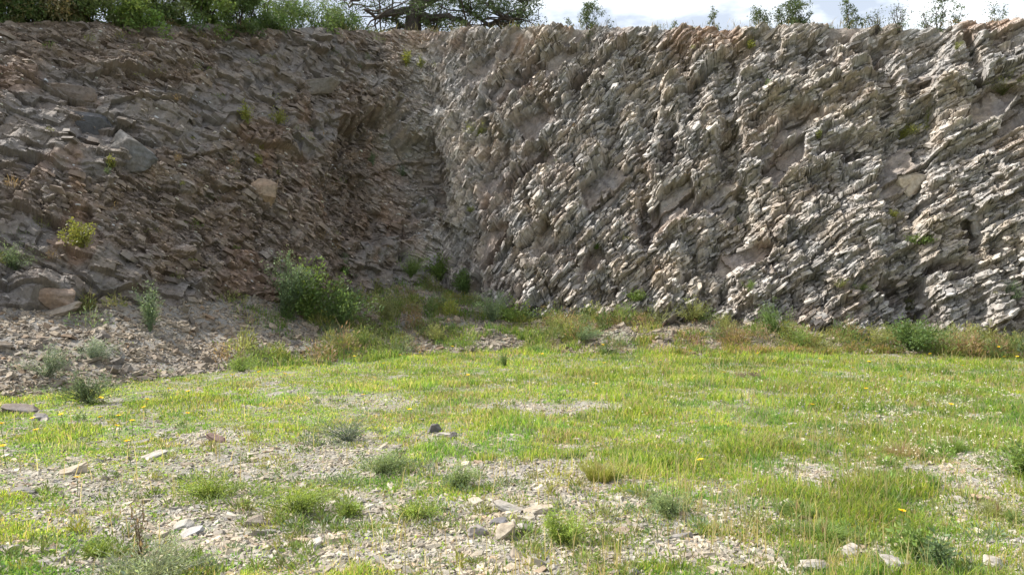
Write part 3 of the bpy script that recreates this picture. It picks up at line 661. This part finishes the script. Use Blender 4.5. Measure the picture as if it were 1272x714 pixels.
# ---- plants on the quarry floor
FLOOR = [
 ('fennel_clump', 'feathery green clump left of its twin on the stony ground', 262, 618, .23, .28, 'feathery', G1, 1.7, 'feathery clumps on the stony floor'),
 ('fennel_clump', 'largest feathery green clump above the pale gravel', 364, 636, .24, .30, 'feathery', G1 * .95, 1.9, 'feathery clumps on the stony floor'),
 ('fennel_clump', 'blue green feathery clump below the grey weed', 468, 588, .26, .22, 'feathery', G3, 1.8, 'feathery clumps on the stony floor'),
 ('fennel_clump', 'tiny feathery clump between the larger ones and the gravel', 430, 641, .10, .14, 'feathery', G1 * .9, 1.3, 'feathery clumps on the stony floor'),
 ('fennel_clump', 'soft blue green clump left of the middle gravel patch', 568, 604, .16, .22, 'feathery', G3 * 1.1, 1.3, 'feathery clumps on the stony floor'),
 ('fennel_clump', 'dense green clump standing in gravel at bottom centre', 695, 676, .15, .26, 'feathery', G1 * 1.1, 2.0, 'feathery clumps on the stony floor'),
 ('fennel_clump', 'green clump at the right edge of the gravel', 832, 642, .16, .22, 'feathery', G3, 1.5, 'feathery clumps on the stony floor'),
 ('fennel_clump', 'small grassy clump left of bottom centre gravel', 514, 643, .16, .17, 'feathery', G1, 1.1, 'feathery clumps on the stony floor'),
 ('fennel_clump', 'wide bluish clump cut by the bottom edge at the left', 190, 722, .34, .24, 'feathery', GB, 2.0, 'feathery clumps on the stony floor'),
 ('fennel_clump', 'small dull clump above the wide bluish one', 120, 692, .12, .14, 'feathery', G1 * .8, 1.3, 'feathery clumps on the stony floor'),
 ('grey_weed', 'wispy grey weed among stones above the blue green clump', 432, 548, .26, .34, 'feathery', GB * .9, .9, None),
 ('dead_stalk', 'thin brown dead stalk rising out of the wide bluish clump', 175, 700, .07, .48, 'twiggy', DRY * .8, .5, None),
 ('broad_leaf_plant', 'vivid green broad leaf plant cut by the right edge', 1268, 592, .20, .32, 'leafy', G1 * 1.3, 1.6, None),
 ('broad_leaf_plant', 'tall bright thistle like plant at the lower right', 1140, 702, .12, .27, 'leafy', G1 * 1.3, 1.0, None),
 ('broad_leaf_plant', 'narrow green plant just right of the grey boulder', 1165, 712, .10, .26, 'leafy', G3 * 1.3, .8, None),
 ('reddish_tuft', 'reddish brown dry grass tuft in the right meadow', 1122, 566, .20, .22, 'tuft', np.array([.32, .26, .15]), .5, None),
 ('grass_tuft', 'bright green tuft right of the reddish tuft', 1010 + 172, 560, .14, .20, 'tuft', G1 * 1.4, 1.0, 'bright grass tufts'),
 ('grass_tuft', 'bright tuft just below the reddish tuft', 1100, 596, .16, .14, 'tuft', G1 * 1.3, 1.0, 'bright grass tufts'),
 ('grass_tuft', 'tall yellow green tuft at the top edge of the central gravel', 745, 596, .16, .22, 'tuft', GY_, 1.2, 'bright grass tufts'),
 ('grass_tuft', 'pale tuft at the lower right beside reddish stone', 1240, 640, .14, .14, 'tuft', G4 * 1.2, .9, 'bright grass tufts'),
 ('grass_tuft', 'green tuft at the bottom edge right of centre', 1022, 668, .16, .16, 'tuft', G1 * 1.3, 1.1, 'bright grass tufts'),
 ('grass_tuft', 'lush tuft above the pale flat rock', 990, 640, .16, .15, 'tuft', G1 * 1.2, 1.1, 'bright grass tufts'),
 ('weed', 'purplish weed in the meadow below the right face', 838 + 100, 470, .18, .30, 'twiggy', np.array([.18, .13, .12]), .8, None)]
FLP = []
for (nm, lb, px, py, r, h, kd, c, dn, gr) in FLOOR:
    if py < 714: p = at(px, py)
    else: p = np.array([wx(px, EYE * F / (py - 357)), EYE * F / (py - 357), 0.0]); p[2] = float(zg(p[0:1], p[1:2])[0])
    if nm not in ('dead_stalk', 'reddish_tuft'): FLP.append((p, c))
    plant(nm, lb, nm.replace('_', ' '), p, r * 1.35, h * .82, kd, c * ([1.5, 1.38, 1.15] if nm == 'fennel_clump' else 1), dn * .95, gr, (0, 0), None, None, .026 if nm == 'fennel_clump' else None)

g = Geo()
for p, c in FLP:
    for _ in range(9):
        a = RNG.uniform(0, 6.28); d_ = RNG.uniform(.1, .5); q_ = np.array([p[0] + math.cos(a) * d_, p[1] + math.sin(a) * d_, 0.0]); q_[2] = float(zg(q_[0:1], q_[1:2])[0])
        mini(g, q_, RNG.uniform(.04, .13), RNG.uniform(.03, .12), c * RNG.uniform(.9, 1.4), int(RNG.uniform(25, 80)))
tag(g.build('ground_weeds', M_leaf), 'small ragged weeds spreading around the larger clumps', None, None, 'stuff')
# ---- yellow flowers standing in the grass
def yellow_flower(p, s=1.0):
    g_ = Geo(); h = RNG.uniform(.12, .2); tube(g_, [(0, 0, -.01), (.008, .004, h * .5), (.004, .01, h)], [.003, .0025, .002], G1, 4)
    m = 9; aa = np.arange(m) / m * 6.28; D_ = norm(np.stack([np.cos(aa), np.sin(aa), np.full(m, .3)], -1)); c0 = np.array([.004, .01, h])
    leaves(g_, np.tile(c0, (m, 1)), D_, np.tile([0, 0, 1.0], (m, 1)), np.full(m, .026 * s), np.full(m, .02 * s), np.tile((.85, .62, .02), (m, 1)))
    leaves(g_, np.tile(c0 + [0, 0, .003], (5, 1)), norm(RNG.normal(0, 1, (5, 3)) + [0, 0, 1]), np.tile([0, 1.0, .2], (5, 1)), np.full(5, .009), np.full(5, .008), np.tile((.8, .42, .02), (5, 1)))
    o = g_.build('yellow_flower', M_petal); o.location = p; return o
YF = [(8, 574), (4, 540), (52, 555), (44, 531), (82, 530), (124, 505), (128, 538), (140, 541), (148, 534), (165, 536), (180, 514), (184, 516), (206, 497), (232, 526), (163, 571), (96, 612), (238, 500),
      (324, 470), (290, 480), (350, 472), (442, 452), (520, 444), (497, 452), (478, 458), (455, 505), (512, 521), (560, 440), (640, 388), (748, 436), (752, 458), (798, 486), (742, 486), (676, 448), (584, 474),
      (945, 449), (960, 455), (1079, 459), (1156, 446), (1240, 440), (1247, 449), (1262, 452), (1147, 434), (1121, 482), (1078, 492), (1060, 468), (1196, 462), (1180, 520), (1017, 452), (878, 594), (1115, 656), (1004, 520), (902, 470), (820, 458), (858, 442)]
protos = [yellow_flower((0, 0, -5), 1.0) for _ in range(4)]; used = set()
for k, (px, py) in enumerate(YF):
    o = protos[k % 4] if k < 4 else protos[k % 4].copy()
    if k >= 4: COL.objects.link(o)
    p = at(px, py + 6); o.location = p; o.rotation_euler = (RNG.uniform(-.2, .3), RNG.uniform(-.2, .2), RNG.uniform(0, 6)); o.scale = (1.0 + p[1] * .035,) * 3
    tag(o, 'small yellow daisy like flower standing in the grass', 'flower', 'yellow flowers dotted through the grass')

# ------------------------------------------------------------------ single stones
def stone(name, label, cat, loc, size, rot, col, seed, n=26, facet=.75, group=None):
    rnd = random.Random(seed); bm = bmesh.new()
    for _ in range(n):
        v = Vector((rnd.gauss(0, 1), rnd.gauss(0, 1), rnd.gauss(0, 1))).normalized()
        m = max(abs(v.x), abs(v.y), abs(v.z)); v = v * (1 - facet) + v / m * facet * .8
        bm.verts.new(v)
    r_ = bmesh.ops.convex_hull(bm, input=bm.verts[:])
    bmesh.ops.delete(bm, geom=[v for v in bm.verts if not v.link_faces], context='VERTS')
    bmesh.ops.bevel(bm, geom=bm.edges[:], offset=.05, segments=1, affect='EDGES')
    bmesh.ops.triangulate(bm, faces=bm.faces[:]); bmesh.ops.subdivide_edges(bm, edges=bm.edges[:], cuts=2, use_grid_fill=True)
    for v in bm.verts:
        s_ = vnoise(np.array([v.co.x * 3 + seed]), np.array([v.co.y * 3 + v.co.z * 4]), seed)[0] - .5
        ly = vnoise(np.array([v.co.z * 9.0]), np.array([seed * 1.0]), 3)[0] - .5
        v.co *= 1 + s_ * .12 + ly * .10
        v.co = Vector((v.co.x * size[0], v.co.y * size[1], v.co.z * size[2]))
    me = bpy.data.meshes.new(name); bm.to_mesh(me); bm.free()
    at_ = me.attributes.new('tint', 'FLOAT_COLOR', 'POINT'); c = np.ones((len(me.vertices), 4), dtype=np.float32); c[:, :3] = col; at_.data.foreach_set('color', c.ravel())
    me.materials.append(M_stone); o = bpy.data.objects.new(name, me); COL.objects.link(o)
    o.location = loc; o.rotation_euler = rot; return tag(o, label, cat, group)
tan = (.34, .29, .22); grey = (.30, .285, .27); dk = (.13, .12, .115); pale = (.36, .335, .29); red = (.32, .21, .15)
ST = [
 ('flat_boulder', 'flat dark topped slab lying on the left scree above the grass', 25, 512, (.26, .16, .085), (.05, .1, .2), (.16, .135, .12)),
 ('stone', 'angular dark stone beside the flat slab at far left', 50, 521, (.10, .08, .06), (.1, .2, .9), (.26, .24, .22)),
 ('stone', 'reddish dark stone in the grass left of centre', 270, 548, (.14, .07, .05), (.1, .35, -.3), (.18, .12, .10)),
 ('stone', 'long tan slab tilted in the left grass', 92, 588, (.15, .07, .05), (.2, -.3, .3), tan),
 ('stone', 'dark grey flat stone left of the tan slab', 30, 612, (.10, .07, .035), (.1, .1, .1), (.2, .185, .17)),
 ('stone', 'rounded grey brown stone in the gravel below the largest clump', 315, 652, (.08, .06, .05), (.1, -.2, .4), (.25, .21, .165)),
 ('stone', 'low brown stone left of the rounded grey brown one', 294, 627, (.07, .05, .035), (.1, .1, -.2), (.27, .22, .17)),
 ('stone', 'dark brown rock standing in the grass, centre', 540, 536, (.10, .07, .07), (.1, .2, .5), dk),
 ('stone', 'small dark stone right of the dark brown rock', 563, 544, (.06, .05, .05), (.2, .2, .5), dk),
 ('stone', 'pale flat chip lying between the two dark rocks', 552, 541, (.10, .05, .025), (.1, .1, .0), pale),
 ('stone', 'dark grey stone on top of the bottom centre gravel', 619, 651, (.075, .055, .03), (.2, -.1, .2), (.14, .135, .14)),
 ('stone', 'upright layered tan rock at bottom centre', 630, 668, (.085, .06, .09), (.4, .4, .7), tan),
 ('stone', 'rounded grey rock left of the layered tan rock', 592, 665, (.075, .06, .05), (.1, .1, .4), (.26, .235, .22)),
 ('stone', 'large pale slab on the gravel above the layered rock', 632, 634, (.14, .07, .04), (.1, .35, -.2), pale),
 ('stone', 'tan slab lying left of the dense bottom clump', 668, 637, (.13, .06, .04), (.1, -.3, .2), tan),
 ('stone', 'long whitish flake propped left of the dense bottom clump', 655, 659, (.10, .05, .025), (.5, .5, .8), pale),
 ('stone', 'reddish brown flat stone right of the dense clump', 774, 661, (.085, .05, .025), (.05, .1, .1), (.30, .23, .18)),
 ('stone', 'reddish stone half hidden in grass at lower right', 1219, 622, (.09, .06, .04), (.05, .1, .1), (.34, .24, .18)),
 ('stone', 'grey layered rock cut by the bottom edge at right', 1113, 711, (.12, .09, .07), (.1, .3, .5), grey),
 ('stone', 'pale flat rock cut by the bottom edge, right of centre', 1012, 706, (.10, .06, .035), (.1, .1, .1), pale),
 ('stone', 'pale stacked flat stone above the bottom edge at right', 1052, 690, (.10, .06, .04), (.1, -.2, .3), pale),
 ('stone', 'pale stone at the bottom right corner', 1235, 704, (.10, .07, .045), (.1, .2, .4), pale),
 ('stone', 'small white stone at the left side of the left gravel patch', 228, 655, (.08, .06, .035), (.2, -.3, .3), pale),
 ('stone', 'pale slab at the edge of the left grass strip', 190, 568, (.15, .06, .045), (.1, -.2, .5), pale),
 ('stone', 'grey slab edge at the top left of the gravel', 240, 663, (.09, .06, .03), (.2, -.4, .5), (.33, .32, .31)),
 ('stone', 'long pale slab leaning at the left of bottom centre', 385, 682, (.10, .05, .03), (.5, -.6, .4), pale)]
for k, (nm, lb, px, py, sz, rt, c) in enumerate(ST):
    p = at(px, min(py, 713)); stone(nm, lb, nm.replace('_', ' '), (p[0], p[1], p[2] + sz[2] * .45), sz, rt, c, 400 + k)
CB = [
 ('boulder', 'big tan boulder jutting under the overhang at the far left', 62, 392, (.75, .5, .22), (.1, -.28, .1), (.29, .24, .185)),
 ('boulder', 'orange brown block perched above the tan boulder', 66, 372, (.42, .35, .3), (.1, .1, .3), (.25, .185, .14)),
 ('boulder', 'tan weathered block in the middle of the shaded face', 326, 238, (.42, .3, .42), (.2, .2, .3), (.27, .20, .14)),
 ('boulder', 'blue grey block high on the shaded left face', 160, 188, (.62, .22, .6), (.1, .25, .2), (.13, .125, .12)),
 ('boulder', 'dark blue grey slab left of the high block', 90, 152, (.9, .2, .36), (.1, .08, .1), (.09, .09, .095)),
 ('boulder', 'long smooth brown slab near the top of the left face', 75, 114, (.9, .2, .3), (.1, .12, .1), (.15, .12, .10)),
 ('boulder', 'flat grey brown ledge slab left of the tree trunk', 385, 107, (1.1, .22, .3), (.1, -.15, .1), (.16, .14, .12)),
 ('boulder', 'layered pale block low on the right face', 1134, 228, (.5, .35, .36), (.2, -.3, .3), (.38, .33, .26)),
 ('boulder', 'pale angular block beside the blue green edge bush', 1076, 325 + 60, (.35, .3, .25), (.2, -.4, .2), (.38, .35, .30)),
 ('boulder', 'rounded pale boulder at the very foot of the right face', 1012, 395, (.42, .3, .2), (.3, -.4, .2), (.29, .27, .24)),
 ('boulder', 'leaning grey slab near the top right of the face', 1200, 76, (.24, .25, 1.0), (.2, -.32, .2), (.30, .28, .25)),
 ('boulder', 'grey pointed slab standing on the right of the face', 1213, 285, (.2, .2, .5), (.2, -.25, .3), (.27, .25, .225))]
for k, (nm, lb, px, py, sz, rt, c) in enumerate(CB):
    p = on_cliff(px, py); stone(nm, lb, nm, (p[0], p[1] + (.2 if py < 200 else .05), p[2]), sz, rt, c, 500 + k, 18, .8)

# ------------------------------------------------------------------ trees and shrubs on the rim
g = Geo()
k_ = RNG.integers(0, len(us), 5200); P = Tu[k_] + np.stack([0 * k_, RNG.uniform(-.15, 1.2, len(k_)), RNG.uniform(-.12, .04, len(k_))], -1)
P = P[sstep(.42, .62, fbm(P[:, 0] / .8, P[:, 0] * 0 + 3.3, 220, 3)) > RNG.random(len(P))]; n = len(P)
blades(g, P, RNG.uniform(.08, .32, n), RNG.uniform(.008, .018, n), RNG.uniform(.1, 1.0, n), RNG.uniform(0, 6.28, n), vary([.20, .18, .09], n))
for _ in range(110):
    p = Tu[RNG.integers(0, len(us))]; mini(g, p + [0, RNG.uniform(-.1, .6), -.08], RNG.uniform(.08, .25), RNG.uniform(.08, .3), [G5, G4 * .8, DRY * .7, G2][RNG.integers(0, 4)], int(RNG.uniform(40, 110)))
tag(g.build('rim_grass', M_leaf), 'dry grass and low weeds fringing the top of the rock face', None, None, 'stuff')
g = Geo()
for _ in range(420):
    iu = RNG.integers(0, len(us)); iv = int(nv * (.1 + .86 * RNG.random())); lf_ = leftw[iv, iu]
    if RNG.random() > (.9 if lf_ > .5 else .28): continue
    if vnoise(np.array([us[iu] / 1.4]), np.array([iv / 70.0]), 230)[0] < .4: continue
    mini(g, CP[iv, iu] + [0, -.05, -.03], RNG.uniform(.05, .22), RNG.uniform(.05, .26), [G4 * .8, DRY * .7, G3 * .8, DRY * .5, GY_ * .8, G1][RNG.integers(0, 6)], int(RNG.uniform(30, 110)))
tag(g.build('rock_face_weeds', M_leaf), 'dry weeds and sprigs scattered over the rock face', None, None, 'stuff')
def rim_at(px, back=1.0):
    u = us; X, Y = Tu[:, 0], Tu[:, 1] + back; k = int(np.argmin(np.abs(636 + X / Y * F - px)))
    return np.array([wx(px, Y[k]), Y[k], Tu[k, 2] - .12])
def limb(g_, p0, p1, r0, r1, wig=.08, m=8, col=WOOD):
    t = np.linspace(0, 1, m)[:, None]; p0 = np.asarray(p0, float); p1 = np.asarray(p1, float); d = np.linalg.norm(p1 - p0)
    pts = p0 + (p1 - p0) * t; pts[1:-1] += np.cumsum(RNG.normal(0, wig * d / m, (m - 2, 3)), 0); tube(g_, pts, np.linspace(r0, r1, m), col, 7); return pts
def clump(g_, c, r, n, leaf, col, flat=.75, asp=.45):
    n = max(3, int(n)); v = norm(RNG.normal(0, 1, (n, 3))) * (RNG.random(n) ** .45)[:, None] * [r, r, r * flat]
    C = c + v; Ln = leaf * RNG.uniform(.6, 1.3, n)
    leaves(g_, C, norm(RNG.normal(0, 1, (n, 3)) + [0, 0, -.2]), norm(RNG.normal(0, 1, (n, 3))), Ln, Ln * asp, vary(col, n, .3))
# the holm oak
b0 = rim_at(512, 1.6); D0 = b0[1]
root = empty('oak_tree', tuple(b0)); tag(root, 'big dark spreading oak with a twisted trunk on the rim', 'tree')
tg = Geo(); fg = Geo()
def rel(px, py, dd=0): D = D0 + dd; return np.array([wx(px, D), D, wz(py, D)]) - b0
tube(tg, [rel(510, 60), rel(513, 36), rel(514, 22), rel(518, 8), rel(520, -12), rel(524, -40)], [.42, .33, .29, .28, .25, .2], WOOD, 10)
LM = [[(516, 22), (545, 21), (568, 24), (584, 33), (592, 38)], [(519, 10), (552, -6), (590, -14), (630, -10), (655, 6)], [(517, 14), (494, 14), (478, 19), (468, 22), (452, 12)],
      [(520, -10), (498, -22), (470, -20), (446, -4), (434, 10)], [(522, -20), (560, -40), (600, -60), (640, -50)], [(522, -30), (505, -70), (470, -90)], [(524, -40), (545, -90), (560, -130)],
      [(568, -8), (574, 8), (590, 18), (600, 28)], [(606, -12), (612, 8), (622, 18), (636, 26)], [(596, 36), (612, 28), (632, 24), (650, 20)], [(520, -16), (524, -60), (500, -130)], [(584, -46), (640, -70), (690, -60)], [(505, -60), (440, -70), (400, -50)],
      [(512, 30), (500, 34), (494, 28), (488, 22)], [(520, 24), (532, 32), (540, 36)]]
tips = []
for k, l_ in enumerate(LM):
    dd = RNG.normal(0, .9); pp = np.array([rel(x_, y_, dd * i_ / 4) for i_, (x_, y_) in enumerate(l_)])
    tt_ = np.linspace(0, 1, 14); ps = np.stack([np.interp(tt_, np.linspace(0, 1, len(pp)), pp[:, j]) for j in range(3)], -1); ps[1:-1] += RNG.normal(0, .04, (12, 3))
    tube(tg, ps, np.linspace(.17 if k < 7 else .09, .035, 14), WOOD, 7)
    for _ in range(12):
        i_ = RNG.integers(4, 14); e_ = ps[i_] + RNG.normal(0, 1, 3) * [.75, .75, .5]; limb(tg, ps[i_], e_, .035, .012, .2, 6); tips.append(e_)
        e2 = e_ + RNG.normal(0, .35, 3); limb(tg, e_, e2, .014, .006, .2, 4); tips.append(e2)
tips = np.array(tips); tips = tips[tips[:, 2] > .15]
for e_ in tips: clump(fg, e_, RNG.uniform(.22, .42), 70, .085, G5 * [.9, 1, .9])
for (x_, y_, r_, n_) in [(650, 8, .55, 300), (640, 22, .5, 300), (628, 6, .5, 260), (616, -12, .6, 300), (655, -6, .5, 260), (600, 2, .45, 160), (560, 0, .4, 120), (470, 2, .5, 160), (450, 8, .4, 120), (484, 30, .28, 130), (505, 34, .24, 110), (530, -4, .4, 130), (545, 36, .25, 50), (440, 20, .3, 70)]:
    for _ in range(3): clump(fg, rel(x_, y_, RNG.normal(0, .5)) + RNG.normal(0, .25, 3) * [1, 1, .5], r_ * .8, n_ // 2, .085, G5 * [.9, 1, .9])
for _ in range(110):
    a, b = RNG.uniform(0, 6.28), RNG.random() ** .5; e_ = np.array([math.cos(a) * b * 3.9, math.sin(a) * b * 3.4, 2.6 + 2.4 * RNG.random() * (1.1 - b)]); clump(fg, e_, .6, 90, .1, G5)
tg.build('trunk', M_bark, root); fg.build('crown', M_dark, root)

def shrub(name, label, cat, px, back, r, h, n, col, leaf=.07, group=None, thin=1.0, mat=None, multi=6, dy=0, low=0, wood=1.0):
    b = rim_at(px, back); b[2] += dy; root = empty(name, tuple(b)); tag(root, label, cat, group); tg = Geo(); fg = Geo()
    for k in range(multi):
        a = RNG.uniform(0, 6.28); q_ = RNG.random() ** .6; e_ = np.array([math.cos(a) * r * q_ * .8, math.sin(a) * r * q_ * .8, h * RNG.uniform(.55, .95)])
        ps = limb(tg, (RNG.normal(0, .04), RNG.normal(0, .04), -.25), e_, (.018 + .012 * h) * wood, .006 * wood, .25, 9)
        for _ in range(5):
            i_ = RNG.integers(2, 9); e2 = ps[i_] + RNG.normal(0, 1, 3) * [.3 * r, .3 * r, .16 * h]; limb(tg, ps[i_], e2, .010 * wood, .004 * wood, .2, 5)
            clump(fg, e2, RNG.uniform(.12, .26) * (r + .25), int(n * thin / multi / 6), leaf, col, 1.0, .38)
        clump(fg, e_, .25 * (r + .2), int(n * thin / multi / 6), leaf, col, .9, .38)
    for k in range(low):
        e_ = np.array([RNG.uniform(-r, r), RNG.uniform(-r, r) * .7, RNG.uniform(.05, .9) ** 1.2 * h * .8]); clump(fg, e_, RNG.uniform(.2, .38), int(n / low * .8), leaf, vary(col, 1)[0], .9, .42)
    tg.build('trunk', M_bark, root); fg.build('crown', mat or M_dark, root); return root
LEFT = [(-60, 1.2, 1.6, 3.6), (10, .8, 1.2, 2.6), (52, 1.0, 1.2, 2.2), (98, .9, 1.2, 2.9), (150, .7, 1.1, 2.0), (196, .9, 1.2, 3.2), (246, .9, 1.2, 2.6), (292, .9, 1.0, 2.2)]
LL = ['dark evergreen shrub on the rim cut by the top left corner', 'dense olive shrub on the rim at the far left', 'brownish green shrub on the left rim behind loose stones', 'tall dark shrub third along the left rim',
      'bright leaved shrub with pale blossom on the left rim', 'tall bluish dark shrub in the middle of the left rim', 'dense green shrub on the left rim beside the thinner ones', 'half open green shrub where sky first shows through']
for k, (px, bk_, r, h) in enumerate(LEFT):
    shrub('rim_shrub', LL[k], 'shrub', px, bk_, r, h, 6500, [G5 * 1.2, G2, np.array([.12, .12, .05]), G5 * 1.3, G1, G5 * 1.3, G1 * .9, G2][k] * [1.15, 1.15, 1.2], .10, 'dense shrubs along the left rim', 1.0, M_leaf, 10, 0, 24, .7)
LT = [(330, .8, .9, 1.9, 'thin leaved shrub on the rim with bright sky behind, nearest the dense ones'), (362, 1.4, .9, 1.8, 'feathery open shrub on the rim between two thin neighbours'), (398, .8, .9, 1.6, 'feathery shrub on the rim with drooping twigs left of the oak'), (428, 1.2, .6, 1.3, 'small open shrub on the rim touching the oak branches')]
for (px, bk_, r, h, lb) in LT: shrub('rim_shrub', lb, 'shrub', px, bk_, r, h, 3400, G2 * 1.1, .085, 'open shrubs left of the oak', 1.0, M_leaf, 8, 0, 26, .6)
SM = [(730, .3, .36, .85, 900, 'small leafy sapling on the rim right of the oak', 7), (706, .3, .18, .35, 120, 'tiny sprig on the rim left of the small sapling', 3), (756, .2, .22, .35, 50, 'bare twig tuft on the rim right of the small sapling', 5), (838, .2, .1, .16, 60, 'tiny dark tuft alone on the rim', 3),
      (887, .3, .22, .62, 200, 'thin pale sapling alone against the sky', 3), (944, .3, .38, .62, 620, 'sparse leafed shrub left of the fullest rim shrub', 7), (988, .3, .48, .95, 1900, 'fullest leafy shrub on the right half of the rim', 9), (966, .3, .24, .5, 240, 'low shrub filling the gap beside the fullest rim shrub', 4),
      (1055, .3, .24, .95, 420, 'tall narrow sapling on the right rim', 4), (1068, .3, .2, .4, 150, 'low leafy sprig at the foot of the narrow sapling', 3), (1090, .2, .3, .38, 60, 'dark dead bush of bare twigs on the rim', 10), (1117, .2, .38, .62, 180, 'wider dead bush of spiky twigs on the rim', 12),
      (1150, .3, .3, .55, 330, 'low grey shrub on the rim right of the dead bushes', 6), (1166, .3, .3, .9, 420, 'upright sparse sapling on the rim near the right', 5), (1186, .3, .26, .6, 200, 'small feathery sprig right of the upright sparse sapling', 4), (1234, .4, .4, .55, 200, 'pale sprig with scattered leaves at the right end of the rim', 5)]
for (px, bk_, r, h, n, lb, mu_) in SM:
    shrub('rim_sapling', lb, 'shrub', px, bk_, r, h, n * (2.0 if 'dead' not in lb and 'bare' not in lb else .7), G5 * 1.1, .07, 'saplings and sprigs along the right rim', 1.0, M_dark, mu_, .12, 0, .45)  # leaf colour darkened so the saplings look backlit
